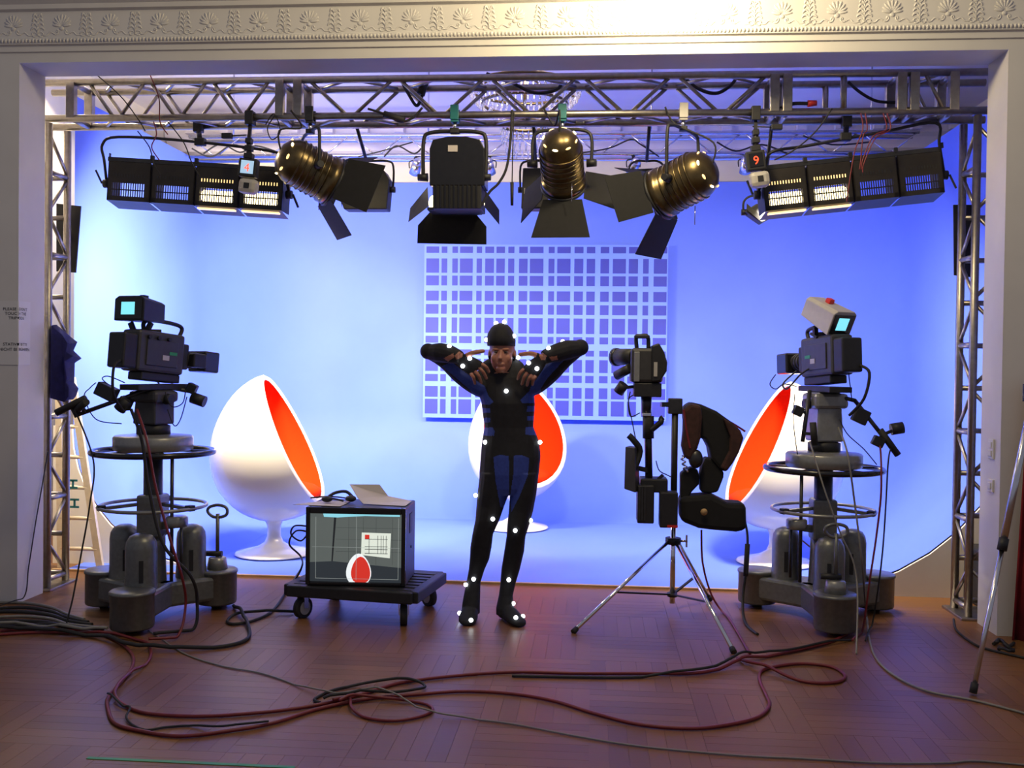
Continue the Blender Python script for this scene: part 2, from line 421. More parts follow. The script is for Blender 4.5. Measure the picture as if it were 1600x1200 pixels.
# stage room
ZC = 4.35
struct(MB().box((-.5, 11.25, ZC/2), (11, .1, ZC)).build('wall_back', 'cream'), 'cream rear wall above the blue backdrop', 'wall')
struct(MB().box((-5.0, 8.8, ZC/2), (.1, 4.84, ZC)).build('wall_left', 'cream'), 'cream side wall of the stage room on the left', 'wall')
struct(MB().box((4.0, 8.8, ZC/2), (.1, 4.84, ZC)).build('wall_right', 'cream'), 'cream side wall of the stage room on the right', 'wall')
struct(MB().box((-.5, 8.8, ZC+.05), (11, 4.85, .1)).build('ceiling', 'ceilingwhite'), 'pale ceiling of the stage room', 'ceiling')
m = MB(); m.prism([(-4.94, 11.2, ZC), (-4.94, 10.95, ZC), (-4.94, 10.95, ZC-.05), (-4.94, 11.08, ZC-.09), (-4.94, 11.08, ZC-.2), (-4.94, 11.14, ZC-.24), (-4.94, 11.14, ZC-.36), (-4.94, 11.2, ZC-.38)], (8.88, 0, 0))
cn = struct(m.build('trim_5', 'ceilingwhite'), 'stepped cornice with bracket blocks under the stage ceiling', 'cornice')
bme = MB().box((0, 0, 0), (.10, .10, .10)).mesh('bracket'); bme.materials.append(MATS['ceilingwhite'])
for k in range(22):
    o = bpy.data.objects.new('bracket', bme); COL.objects.link(o); o.parent = cn; o.location = V((-4.6+.4*k, 11.02, ZC-.14))-cn.location

# ------------------------------------------------------------------ grid panel on the back
PY = 10.87
t = thing('grid_panel', 'large rectangular panel with a woven grid of blue rectangles behind the person', 'wall panel', W(855, 655, PY)-V((0, 0, .02)))
def Z8(x, y): return 640+x/3.636, 360+y/3.636
x0, zt = W(*Z8(85, 80), PY).x, W(*Z8(770, 82), PY).z
x1, zb = W(*Z8(1470, 80), PY).x, W(*Z8(770, 1073), PY).z
def bx(m, xa, xb, za, zb_, ya, yb): return m.box(((xa+xb)/2, (ya+yb)/2, (za+zb_)/2), (abs(xb-xa), abs(yb-ya), abs(zb_-za)))
bx(MB(), x0, x1, zb, zt, PY, PY+.03).build('backing', 'panelwhite', t)
cols = [(97, 170), (185, 217), (247, 278), (291, 364), (387, 417), (436, 486), (500, 548), (568, 602), (630, 678), (692, 768), (798, 831), (847, 922), (944, 994), (1014, 1061), (1092, 1140), (1161, 1234), (1251, 1302), (1331, 1362), (1391, 1464)]
rws = [(92, 128), (160, 242), (258, 314), (345, 402), (422, 477), (498, 585), (604, 643), (680, 712), (733, 805), (823, 863), (892, 953), (966, 1050)]
for a, b in cols:
    for c, d in rws:
        fx = lambda q: x0+(x1-x0)*(q-85)/1385.0
        fzz = lambda q: zt+(zb-zt)*(q-81)/992.0
        bx(MB(), fx(a), fx(b), fzz(d), fzz(c), PY-.004, PY+.002).build('blue_rectangle', 'panelblue', t)
for xx in (x0+.3, x1-.3):
    MB().cyl((xx, PY+.03, zt-.15), (xx, CB-.004, zt-.15), .015).build('wall_spacer', 'black', t)

# ------------------------------------------------------------------ egg chairs
def egg_chair(base, face, label, roll_s=1.0):
    t = thing('egg_chair', label, 'chair', base, 'egg chairs on the blue floor')
    n_xy = V((math.cos(face), math.sin(face), 0)); Zv = V((0, 0, 1)); side = Zv.cross(n_xy)
    tilt = R(25)
    n = (n_xy*math.cos(tilt)+Zv*math.sin(tilt)).normalized(); upn = (Zv*math.cos(tilt)-n_xy*math.sin(tilt)).normalized()
    A, B, H = .52, .46, .60                 # half depth, half width, half height
    lean = R(6)
    ax_u = (Zv*math.cos(lean)-n_xy*math.sin(lean)); ax_f = (n_xy*math.cos(lean)+Zv*math.sin(lean))
    C0 = V(base)+V((0, 0, .875))
    def inside(p, k):
        q = p-C0; z = q.dot(ax_u)/(H*k); f = q.dot(ax_f)/(A*k); s_ = q.dot(side)/(B*k)
        g = 1.0-.14*z-.05*z*z                # narrower towards the top
        return (f*f+s_*s_)/(g*g)+z*z < 1
    O = C0+n*.16
    def hit(d, k):
        lo, hi = 0, 1.6
        for _ in range(26):
            mid = (lo+hi)/2
            if inside(O+d*mid, k): lo = mid
            else: hi = mid
        return O+d*lo
    NP_, NA = 40, 16
    def shell(k, m):
        rings = []
        for j in range(NA+1):
            al = PI/2+(PI/2)*j/NA*.999
            rings.append([hit((n*math.cos(al)+(side*math.cos(2*PI*i/NP_)+upn*math.sin(2*PI*i/NP_))*math.sin(al)).normalized(), k) for i in range(NP_)])
        return rings
    ro = shell(1.0, None); ri = shell(.93, None)
    m = MB(); m.loft(ro, False); rim = len(m.v)
    mid = [(a+b)/2+n*.018 for a, b in zip(ro[0], ri[0])]
    m.loft([ro[0], mid, ri[0]], False)
    m.build('shell', 'eggwhite', t)
    m = MB(); m.loft([[p for p in r] for r in ri], False); lin = m.build('lining', 'orange', t)
    # seat cushion and back cushion
    def cushion(c, ra, q, name):
        mm = MB(); mm.ell(c, ra, q, 20, 10); return mm.build(name, 'orange', t)
    q = Matrix((side, n_xy, Zv)).transposed()
    cushion(C0+n_xy*.12+V((0, 0, -.36)), (.30, .26, .09), q, 'seat_cushion')
    cushion(C0-n_xy*.26+V((0, 0, -.02)), (.28, .09, .26), q, 'back_cushion')
    b = V(base); m = MB()
    m.lathe([(0, .012), (.30, .012), (.315, .02), (.30, .032), (.22, .05), (.13, .075), (.075, .11), (.055, .16), (.055, .24), (.075, .29), (.13, .33), (.001, .335)], b, seg=40)
    m.build('pedestal_foot', 'eggwhite', t)
    return t
e1 = egg_chair(V((G(428, 868).x, G(428, 868).y, .004)), R(3), 'white egg chair with orange lining turned right, beside the monitor')
e2 = egg_chair(V((G(806, 827).x, G(806, 827).y, .004)), R(-62), 'white egg chair with orange lining directly behind the person')
e3 = egg_chair(V((G(1212, 882).x, G(1212, 882).y, .004)), R(187), 'white egg chair with orange lining turned left, behind the camera pedestal')

# ------------------------------------------------------------------ aluminium truss frame
TF, TB_ = 6.47, 6.71                     # front and back chord planes
ZLO, ZHI = 3.195, 3.435
def truss_h():
    xa, xb = -3.80, 2.50
    t = thing('truss_beam', 'long square aluminium truss beam spanning the stage opening', 'truss', ((xa+xb)/2, (TF+TB_)/2, ZLO))
    for y in (TF, TB_):
        for z in (ZLO, ZHI):
            MB().cyl((xa, y, z), (xb, y, z), .025, seg=12).build('chord', 'alu', t)
    X = lambda px: W(px, 150, TF).x
    plates = [X(438), X(466), X(1210), X(1230), X(1408), X(1428), X(112), X(1490)]
    for p in plates:
        MB().box((p, TF-.002, (ZLO+ZHI)/2), (.058, .05, ZHI-ZLO)).build('end_post', 'alu', t, bevel=.004)
        MB().box((p, TB_, (ZLO+ZHI)/2), (.058, .05, ZHI-ZLO)).build('end_post', 'alu', t, bevel=.004)
        for z in (ZLO, ZHI): MB().cyl((p, TF, z), (p, TB_, z), .02, seg=10).build('crossbar', 'alu', t)
    def zig(xs, xe, n):
        st = (xe-xs)/n
        for i in range(n):
            a, b = xs+i*st, xs+(i+1)*st
            g = .018
            lo_first = i % 2
            z1, z2 = (ZLO, ZHI) if lo_first else (ZHI, ZLO)
            for y in (TF, TB_): MB().cyl((a+g, y, z1), (b-g, y, z2), .0125, seg=8).build('brace', 'alu', t)
            y1, y2 = (TF, TB_) if lo_first else (TB_, TF)
            for z in (ZLO, ZHI): MB().cyl((a+g, y1, z), (b-g, y2, z), .0125, seg=8).build('brace', 'alu', t)
    zig(X(135), X(425), 6); zig(X(478), X(1203), 10); zig(X(1440), X(1480), 1)
    MB().cyl((X(1318), TF, ZLO), (X(1318), TF, ZHI), .02, seg=10).build('upright_post', 'alu', t)
    MB().cyl((X(1303), TB_, ZLO), (X(1303), TB_, ZHI), .02, seg=10).build('upright_post', 'alu', t)
truss_h()
def truss_v(xa, xb, label):
    z0, z1 = .02, ZLO-.03
    t = thing('truss_tower', label, 'truss', ((xa+xb)/2, (TF+TB_)/2, 0), 'truss towers at the opening')
    for x in (xa, xb):
        for y in (TF, TB_): MB().cyl((x, y, z0), (x, y, z1), .025, seg=12).build('chord', 'alu', t)
    MB().box(((xa+xb)/2, (TF+TB_)/2, .012), (.36, .36, .016)).build('base_plate', 'alu', t, bevel=.003)
    n = 11; st = (z1-z0-.1)/n
    for i in range(n):
        a, b = z0+.05+i*st, z0+.05+(i+1)*st
        y1, y2 = (TF, TB_) if i % 2 else (TB_, TF)
        xi = xb if xa < -1 else xa; xo = xa if xa < -1 else xb
        for x in (xi, xo): MB().cyl((x, y1, a+.015), (x, y2, b-.015), .0125, seg=8).build('brace', 'alu', t)
        MB().cyl((xa if i % 2 else xb, TF, a+.015), (xb if i % 2 else xa, TF, b-.015), .0125, seg=8).build('brace', 'alu', t)
        MB().cyl((xa, TB_, a), (xb, TB_, a), .018, seg=8).build('rung', 'alu', t)
        if i % 2 == 0: MB().cyl((xi, TF, a), (xi, TB_, a), .018, seg=8).build('rung', 'alu', t)
truss_v(-3.93, -3.69, 'upright aluminium truss tower beside the left pier and the ladder')
truss_v(2.37, 2.61, 'upright aluminium truss tower beside the right pier and switches')

# far truss with small cans
BY, BZ0, BZ1 = 9.3, 3.54, 3.73
t = thing('far_truss', 'slim silver truss hanging deep in the set above the blue backdrop', 'truss', (-.5, BY, BZ0))
for y in (BY, BY+.2):
    for z in (BZ0, BZ1): MB().cyl((-3.9, y, z), (2.9, y, z), .02, seg=8).build('chord', 'steel', t)
for i in range(26):
    a, b = -3.9+i*6.8/26, -3.9+(i+1)*6.8/26
    z1, z2 = (BZ0, BZ1) if i % 2 else (BZ1, BZ0)
    MB().cyl((a+.01, BY, z1), (b-.01, BY, z2), .008, seg=6).build('brace', 'steel', t)
for x in (-3.5, -1.6, .5, 2.5):
    MB().cyl((x, BY+.1, BZ1), (x, BY+.1, ZC), .008, seg=6).build('hanger_rod', 'steel', t)
    MB().cyl((x, BY, BZ1), (x, BY+.2, BZ1), .012, seg=6).build('crossbar', 'steel', t)
for i, (px, wh) in enumerate(((530, 'far left, above the bank of floodlights'), (650, 'between the two left spot lanterns'), (765, 'beside the chandelier crystals'), (990, 'behind the right spot lantern'), (1165, 'near the red digit display'), (1330, 'far right, above the lit flood cells'))):
    c = W(px, 232, BY); c.z = BZ0-.12
    t = thing('can_light', 'small silver can light on the far truss, '+wh, 'stage light', c-V((0, 0, .06)), 'small cans on the far truss')
    d = V((random.uniform(-.5, .5), .6, -.7)).normalized()
    MB().cyl(c-d*.06, c+d*.06, .045, .052, 16).build('barrel', 'steel', t)
    MB().ell(c-d*.06, (.045, .045, .045)).build('rear_cap', 'steel', t)
    MB().tube(crv([c+V((-.06, 0, 0)), c+V((-.06, 0, .06)), c+V((0, 0, .075)), c+V((.06, 0, .06)), c+V((.06, 0, 0))], 4), .006, 6).build('yoke', 'black', t)
    MB().box(c+V((0, 0, .0865)), (.03, .05, .022)).build('clamp', 'black', t)

# chandelier
cc = W(820, 150, 8.5); cc.z = 3.86
t = thing('chandelier', 'crystal chandelier with brass rings hanging from the stage ceiling', 'chandelier', (cc.x, cc.y, 3.3))
for z, r_ in ((0.07, .48), (-.06, .36), (-.24, .20)):
    MB().ring(cc+V((0, 0, z)), r_, .014).build('brass_ring', 'bronze', t)
MB().cyl(cc+V((0, 0, -.2)), (cc.x, cc.y, ZC), .015).build('stem', 'bronze', t)
for k in range(6):
    a = k*PI/3; d = V((math.cos(a), math.sin(a), 0))
    MB().tube(crv([cc+V((0, 0, .15)), cc+d*.2+V((0, 0, .17)), cc+d*.4+V((0, 0, .1)), cc+d*.48+V((0, 0, .07))], 4), .009, 6).build('arm', 'bronze', t)
m = MB()
def crystal(m, c, r_, h): m.lathe([(.0005, h), (r_, h*.3), (r_*.7, -h*.4), (.0005, -h)], c, seg=6, sm=False)
for z, r_, nn, h in ((.03, .47, 60, .03), (-.01, .45, 56, .03), (-.05, .41, 50, .03), (-.09, .36, 44, .03), (-.13, .30, 38, .03), (-.28, .2, 26, .05), (-.37, .19, 24, .045), (-.46, .15, 18, .045)):
    for k in range(nn):
        a = 2*PI*k/nn; crystal(m, cc+V((r_*math.cos(a), r_*math.sin(a), z)), .012, h)
m.build('crystal_drops', 'glass', t, kind='stuff')

# ------------------------------------------------------------------ hanging lights on the front truss
def clamp(t, c, matn, h=.12):                # hook clamp gripping the lower front chord, spigot below
    MB().box(c+V((0, -.028, .012)), (.055, .016, h*.8)).build('clamp_jaw', matn, t, bevel=.004)
    MB().box(c+V((0, .034, .0)), (.055, .016, h*.7)).build('clamp_jaw', matn, t, bevel=.004)
    MB().box(c+V((0, .002, -.04)), (.05, .06, .02)).build('clamp_bridge', matn, t, bevel=.003)
    MB().cyl(c+V((0, 0, -.045)), c+V((0, 0, -.10)), .013).build('spigot', 'steel', t)
def yoke(t, top, w_, h_, side, matn='black', r_=.011):
    s_ = V(side).normalized(); top = V(top); d = V((0, 0, -1))
    pts = [top+s_*(-w_)+d*h_, top-s_*w_+d*(.06), top-s_*(w_-.05)+d*.008, top, top+s_*(w_-.05)+d*.008, top+s_*w_+d*.06, top+s_*w_+d*h_]
    MB().tube(crv(pts, 5), r_, 8).build('yoke', matn, t)
    for sg in (-1, 1):
        k = MB(); p = top+s_*sg*w_+d*h_; k.cyl(p-s_*sg*.03, p+s_*sg*.035, .028, .022, 12); k.build('tilt_knob', 'black', t)
def leafdoor(t, poly, nrm, thick=.004, m='blackmatte'):
    MB().prism(poly, V(nrm)*thick).build('barn_door', m, t)

def fresnel(px_c, py_c, axis, L, rad, label, clampx, doors, matn='bronze', clampm='teal', Y=6.52, ytop=None):
    C = W(px_c, py_c, Y); cl = V((W(clampx, 175, TF).x, TF, ZLO))
    t = thing('spot_lantern', label, 'stage light', C-V((0, 0, rad+.1)), 'spot lanterns on the front truss')
    d = V(axis).normalized(); x, y, _ = basis(d)
    clamp(t, cl, clampm)
    top = V((cl.x, cl.y, ZLO-.10))
    sd = V((d.y, -d.x, 0)).normalized()
    off = (C-top); MB().box(top, (.05, .05, .03)).build('yoke_boss', 'black', t, bevel=.004)
    yoke(t, top+V((0, 0, 0)), rad+.055, max(.1, top.z-C.z), (sd if abs(sd.x) > .3 else V((1, 0, 0))))
    # the housing hangs between the yoke arms
    Cc = V((top.x, top.y, C.z))
    m = MB()
    m.lathe([(.001, -L*.62), (rad*.45, -L*.60), (rad*.75, -L*.52), (rad*.95, -L*.38), (rad, -L*.25), (rad, L*.30), (rad*1.08, L*.31), (rad*1.08, L*.45), (rad*1.0, L*.46), (rad*.95, L*.46)], Cc, d, 28)
    body = m.build('housing', matn, t)
    for k in range(6):                       # cooling ribs
        h = -L*.28+k*L*.1
        MB().ring(Cc+d*h, rad*1.015, .006, d, 28, 6).build('cooling_rib', matn, body)
    for a in range(8):                       # vent slots on the rear dome, lit from inside
        an = 2*PI*a/8+.2
        p = Cc-d*L*.50+(x*math.cos(an)+y*math.sin(an))*rad*.80
        q = Matrix((x*-math.sin(an)+y*math.cos(an), (x*math.cos(an)+y*math.sin(an)), d)).transposed()
        MB().ell(p, (.019, .006, .008), q, 8, 6).build('vent_slot', 'lampglow' if a % 3 == 0 else 'lampglowdim', body)
    MB().cyl(Cc+d*L*.40, Cc+d*L*.44, rad*.94, rad*.94, 28).build('lens', 'lampglow', t)
    fr = Cc+d*L*.47
    m = MB(); m.ring(fr, rad*1.05, .014, d, 28, 6); m.build('door_frame', 'black', t)
    u_ = V((0, 0, 1)); u_ = (u_-d*u_.dot(d)).normalized(); s_ = d.cross(u_).normalized()
    w0 = rad*.95
    for (dr, ln, w1, splay) in doors:
        o = {'down': -u_, 'up': u_, 'left': -s_, 'right': s_}[dr]; tr = s_ if dr in ('down', 'up') else u_
        dd = (o*math.sin(splay)+d*math.cos(splay)).normalized()
        p = fr+o*rad*1.02
        leafdoor(t, [p-tr*w0, p+tr*w0, p+dd*ln+tr*w1, p+dd*ln-tr*w1], dd.cross(tr).normalized())
    MB().tube(crv([Cc-d*L*.55, Cc-d*L*.6+V((0, 0, .15)), top+V((-.05, -.03, .02)), cl+V((-.12, -.04, .03))], 6), .006, 6).build('lamp_cable', 'rubber', t)
    MB().tube([Cc+V((rad*.5, -.05, -rad)), Cc+V((rad*.5, -.05, -rad-.12))], .003, 5).build('safety_pin', 'steel', t)
    return t, Cc
fresnel(480, 268, (.78, .50, -.38), .37, .152, 'bronze spot lantern with lit vents, leftmost of the round ones', 485,
        [('down', .26, .15, R(35)), ('right', .26, .17, R(40)), ('left', .2, .15, R(50)), ('up', .2, .15, R(30))], clampm='darkmetal')
fresnel(879, 258, (.05, .80, -.60), .40, .135, 'bronze spot lantern under the teal clamp right of centre', 879,
        [('down', .28, .19, R(75)), ('right', .26, .16, R(70)), ('left', .24, .16, R(40)), ('up', .18, .14, R(30))])
fresnel(1068, 288, (-.78, .50, -.34), .38, .155, 'bronze spot lantern with lit vents, rightmost of the round ones', 1068,
        [('down', .28, .17, R(42)), ('left', .24, .16, R(45)), ('right', .26, .17, R(35)), ('up', .2, .15, R(30))], clampm='palegrey')

# square black studio light in the middle
def square_light():
    cl = V((W(711, 172, TF).x, TF, ZLO)); C = W(711, 268, 6.5)
    t = thing('studio_light', 'large square black studio light with wide lower barn door under the truss', 'stage light', (C.x, C.y, C.z-.4))
    clamp(t, cl, 'teal'); top = V((cl.x, cl.y, ZLO-.105)); MB().box(top, (.06, .06, .035)).build('yoke_boss', 'black', t, bevel=.004)
    yoke(t, top, .205, .30, (1, 0, 0), r_=.013)
    P = lambda px, py, Y=6.42: W(px, py, Y)
    tl = [P(676, 218), P(700, 213), P(728, 213), P(750, 218), P(757, 232), P(757, 290), P(671, 290), P(671, 232)]
    MB().prism(tl, (0, .22, 0)).build('housing', 'blackgloss', t, bevel=.006)
    low = MB().prism([P(676, 290), P(752, 290), P(752, 326), P(676, 326)], (0, .24, 0)).build('vent_box', 'black', t, bevel=.004)
    for k in range(10):
        a = P(682+7*k, 288); b = P(682+7*k, 325)
        MB().bar(a+V((0, -.008, 0)), b+V((0, -.008, 0)), .009, .014, (0, 1, 0)).build('cooling_fin', 'blackgloss', low)
    MB().prism([P(700, 227, 6.415), P(715, 227, 6.415), P(715, 237, 6.415), P(700, 237, 6.415)], (0, -.003, 0)).build('rating_plate', 'paper', t)
    for px in (678, 749): MB().ell(P(px, 318, 6.6), (.035, .05, .055)).build('lamp_reflector', 'lampglow', t)
    MB().prism([P(671, 332, 6.72), P(742, 332, 6.72), P(760, 354, 6.74), P(760, 382, 6.78), P(652, 380, 6.78), P(653, 352, 6.74)], (0, .005, 0)).build('barn_door', 'blackmatte', t)
    MB().prism([P(668, 292, 6.7), P(670, 322, 6.7), P(638, 347, 6.86), P(641, 325, 6.86)], (0, .005, 0)).build('barn_door', 'black', t)
    MB().prism([P(752, 288, 6.7), P(756, 322, 6.7), P(780, 351, 6.86), P(780, 328, 6.86)], (0, .005, 0)).build('barn_door', 'black', t)
    MB().box(P(711, 330, 6.60), (.34, .22, .02)).build('door_frame', 'darkmetal', t, bevel=.004)
square_light()

# four-cell flood banks
def bank(pl, pr, h, lit, label, ybar, clpx):
    A = W(pl[0], pl[1], 6.60); B = W(pr[0], pr[1], 6.66)
    ex = (B-A); L = ex.length; ex.normalize(); ey = V((0, 1, 0)); ey = (ey-ex*ey.dot(ex)).normalized(); ez = ex.cross(ey)
    M = Matrix.Translation(A) @ Matrix((ex, ey, ez)).transposed().to_4x4()
    t = thing('flood_bank', label, 'stage light', (A+B)/2, 'four-cell flood banks on the front truss')
    cw = L/4; D = .2
    for i in range(4):
        xa, xb = i*cw+.006, (i+1)*cw-.006
        c = MB(M)
        bx(c, xa, xb, h*.46, h, 0, .008); bx(c, xa, xa+.03, 0, h*.46, 0, .008); bx(c, xb-.03, xb, 0, h*.46, 0, .008); bx(c, xa, xb, 0, h*.12, 0, .008)
        bx(c, xa, xa+.006, 0, h, 0, D); bx(c, xb-.006, xb, 0, h, 0, D)
        c.add([(xa, 0, h), (xb, 0, h), (xb, D*.8, h+.03), (xa, D*.8, h+.03)], [[0, 1, 2, 3]])
        c.add([(xa, 0, 0), (xb, 0, 0), (xb, D, -.03), (xa, D, -.03)], [[0, 1, 2, 3]])
        cell = c.build('cell', 'lamphousing', t)
        on = i in lit
        for k in range(15):
            xx = xa+.035+(xb-xa-.07)*k/14
            bx(MB(M), xx-.003, xx+.003, h*.12, h*.46, .0, .006).build('grille_bar', 'lamphousing', cell)
        bx(MB(M), xa+.03, xb-.03, h*.27, h*.30, -.001, .007).build('grille_bar', 'lamphousing', cell)
        for k in range(12):                  # upper vent row
            xx = xa+.04+(xb-xa-.08)*k/11
            bx(MB(M), xx-.003, xx+.003, h*.62, h*.70, -.002, .001).build('vent_slot', 'lampglowdim' if on else 'darkmetal', cell)
        if on:
            q = MB(M); q.tube([V((xa+.03, .075, h*.29)), V((xb-.03, .075, h*.29))], .042, 10); q.build('lamp_tube', 'lampglow', cell)
            q = MB(M); bx(q, xa+.02, xb-.02, -.022, -.012, .0, .05); q.build('lower_lip', 'lampglowdim', cell)
    r_ = MB(M); bx(r_, 0, L, h+.002, h+.03, .0, .012); r_.build('top_rail', 'palegrey' if False else 'darkmetal', t)
    for k in range(5): 
        q = MB(M); bx(q, k*L/4-.012+(.02 if k == 0 else 0), k*L/4+.012, h+.02, h+.055, -.004, .02); q.build('rail_clip', 'black', t)
    pts = [M @ V((-.025, .06, h*.45)), W(*ybar[0], 6.60), W(*ybar[1], 6.60), W(*ybar[2], 6.60), W(*ybar[3], 6.60), M @ V((L+.025, .06, h*.45))]
    MB().tube(crv([pts[0], pts[0]*.4+pts[1]*.6, pts[1], pts[2], pts[3], pts[4], pts[4]*.6+pts[5]*.4, pts[5]], 5), .010, 8).build('yoke', 'black', t)
    for e, sg in ((pts[0], -1), (pts[5], 1)):
        MB().cyl(e-V((.02, 0, 0)), e+V((.02, 0, 0)), .03, .03, 12).build('tilt_knob', 'black', t)
        MB().bar(e+V((sg*.03, -.01, 0)), e+V((sg*.07, -.02, .09 if sg < 0 else -.09)), .012, .012).build('tilt_lever', 'black', t)
    cx = V((W(clpx, 180, TB_).x, TB_-.05, ZLO)); pb = W(clpx, ybar[4], 6.6)
    MB().box(V((cx.x, TB_-.03, ZLO-.01)), (.06, .06, .08)).build('clamp', 'black', t, bevel=.005)
    MB().cyl(V((cx.x, TB_-.03, ZLO-.03)), pb, .018).build('spigot', 'black', t)
    MB().box(pb, (.07, .05, .05)).build('yoke_boss', 'black', t, bevel=.005)
bank((165, 312), (441, 329), .265, (2, 3), 'four-cell flood bank on the left, its two right cells lit', ((160, 226), (185, 214), (300, 221), (440, 240), 222), 313)
bank((1195, 330), (1478, 300), .265, (0, 1), 'four-cell flood bank on the right, its two left cells lit', ((1205, 238), (1260, 228), (1380, 206), (1462, 192), 214), 1321)

# plain box floods behind
def boxlight(poly, Y, dep, label, num=None, yk=None):
    P = [W(x, y, Y) for x, y in poly]; c = sum(P, V())/len(P); zmin = min(p.z for p in P)
    t = thing('box_flood', label, 'stage light', (c.x, c.y, zmin), 'box floods behind the front row')
    MB().prism(P, (0, dep, 0)).build('housing', 'black', t, bevel=.008)
    hw = max(p.x for p in P)-c.x
    top = V((c.x, Y+dep/2, max(p.z for p in P)+.06))
    MB().tube(crv([V((c.x-hw-.015, Y+dep/2, c.z)), V((c.x-hw-.015, Y+dep/2, top.z-.04)), V((c.x-hw+.03, Y+dep/2, top.z)), top, V((c.x+hw-.03, Y+dep/2, top.z)), V((c.x+hw+.015, Y+dep/2, top.z-.04)), V((c.x+hw+.015, Y+dep/2, c.z))], 4), .008, 6).build('yoke', 'black', t)
    for sg in (-1, 1): MB().cyl(V((c.x+sg*(hw-.01), Y+dep/2, c.z)), V((c.x+sg*(hw+.03), Y+dep/2, c.z)), .022, seg=10).build('tilt_knob', 'black', t)
    MB().cyl(top, V((top.x, TB_+.03, ZLO)), .012).build('drop_pipe', 'darkmetal', t)
    MB().prism([P[-1]+V((.01, -.01, .01)), P[-2]+V((-.01, -.01, .01)), P[-2]+V((-.01, -.012, .05)), P[-1]+V((.01, -.012, .05))], (0, .006, 0)).build('lower_flap', 'darkmetal', t)
    if num:
        vs, fs = text_verts(num, .06); q = W(823, 303, Y-.004); mm = MB()
        mm.add([q+V((v.x, 0, v.y)) for v in vs], fs); mm.build('painted_number', 'palegrey', t)
boxlight([(536, 262), (600, 266), (608, 280), (604, 327), (537, 327), (528, 300)], 6.98, .14, 'black box flood partly hidden behind the left bronze lantern')
boxlight([(817, 262), (856, 262), (856, 326), (814, 326)], 6.98, .14, 'black box flood numbered 15 behind the middle bronze lantern', '15')
boxlight([(990, 264), (1034, 262), (1034, 300), (985, 300)], 6.98, .14, 'black box flood partly hidden behind the right bronze lantern')
boxlight([(1182, 318), (1215, 322), (1222, 330), (1190, 348), (1164, 330)], 6.98, .12, 'grey tilted box flood below the red digit display')

# tracking units with small displays
def sensor(px, py, Y, lab, glyph, scr, bodym, top):
    c = W(px, py, Y); t = thing('tracking_unit', lab, 'display unit', c-V((0, 0, .17)), 'tracking units on the front truss')
    q = Matrix.Rotation(R(6 if px < 800 else -8), 3, 'Y')
    MB().box(c, (.12, .07, .12), q).build('display_box', 'black', t, bevel=.006)
    MB().box(c+V((0, -.036, .002)), (.085, .006, .085), q).build('screen', scr, t)
    vs, fs = text_verts(glyph, .075); m = MB(); m.add([c+q @ V((v.x, -.041, v.y-.027)) for v in vs], fs); m.build('digit', 'redled', t)
    lo = c+q @ V((.012, .0, -.12))
    MB().box(lo, (.125, .09, .10), q).build('sensor_body', 'palegrey', t, bevel=.028)
    MB().box(lo+V((0, -.046, 0)), (.035, .006, .035), q).build('sensor_window', 'black', t)
    MB().cyl(c+V((0, 0, .05)), c+V((0, 0, .20)), .018).build('stem', 'black', t)
    for k in range(3): MB().box(c+V((.0, 0, .08+.05*k)), (.06-.01*k, .05, .035), q).build('joint_block', 'black', t, bevel=.004)
    MB().box(V((c.x, TF, ZLO-.01)), (.055, .075, .09)).build('clamp', 'black', t, bevel=.004)
    MB().bar(V((c.x, TF, ZLO-.05)), c+V((0, 0, .2)), .02, .02).build('link', 'black', t)
    for dx in ((-.07, .09) if px < 800 else (.09, .10)):
        pass
    MB().cyl(c+V((-.02, 0, .22)), c+V((-.12 if px < 800 else .10, 0, .215)), .004).build('antenna_rod', 'black', t)
    e = c+V((-.15 if px < 800 else .13, 0, .215)); MB().box(e, (.07, .035, .035)).build('antenna_block', 'black', t, bevel=.005)
sensor(389, 263, 6.45, 'small display unit with pale screen and red digit on the left flood bank', '4', 'screenpale', 'palegrey', 0)
sensor(1180, 252, 6.45, 'small display unit with dark screen and red digit right of the lanterns', '9', 'blackgloss', 'palegrey', 0)

# black flags on the towers
for lab, pts, Y in (('black flag board clamped to the left truss tower', [(88, 318), (126, 322), (118, 426), (88, 424)], 6.78), ('black flag board clamped to the right truss tower', [(1490, 320), (1526, 320), (1526, 434), (1491, 430)], 6.78)):
    P = [W(x, y, Y) for x, y in pts]; c = sum(P, V())/4
    t = thing('flag_board', lab, 'light flag', (c.x, c.y, min(p.z for p in P)), 'flag boards on the towers')
    MB().prism(P, (0, .012, 0)).build('board', 'black', t); e = P[1] if c.x < 0 else P[0]
    MB().cyl(c+V((0, -.03, 0)), c+V((0, .03, 0)), .025).build('clamp_knob', 'black', t)
    MB().bar(c+V((0, -.008, 0)), V((-3.69 if c.x < 0 else 2.37, TB_+.032, c.z)), .02, .012, (0, 1, 0)).build('clamp_arm', 'black', t)

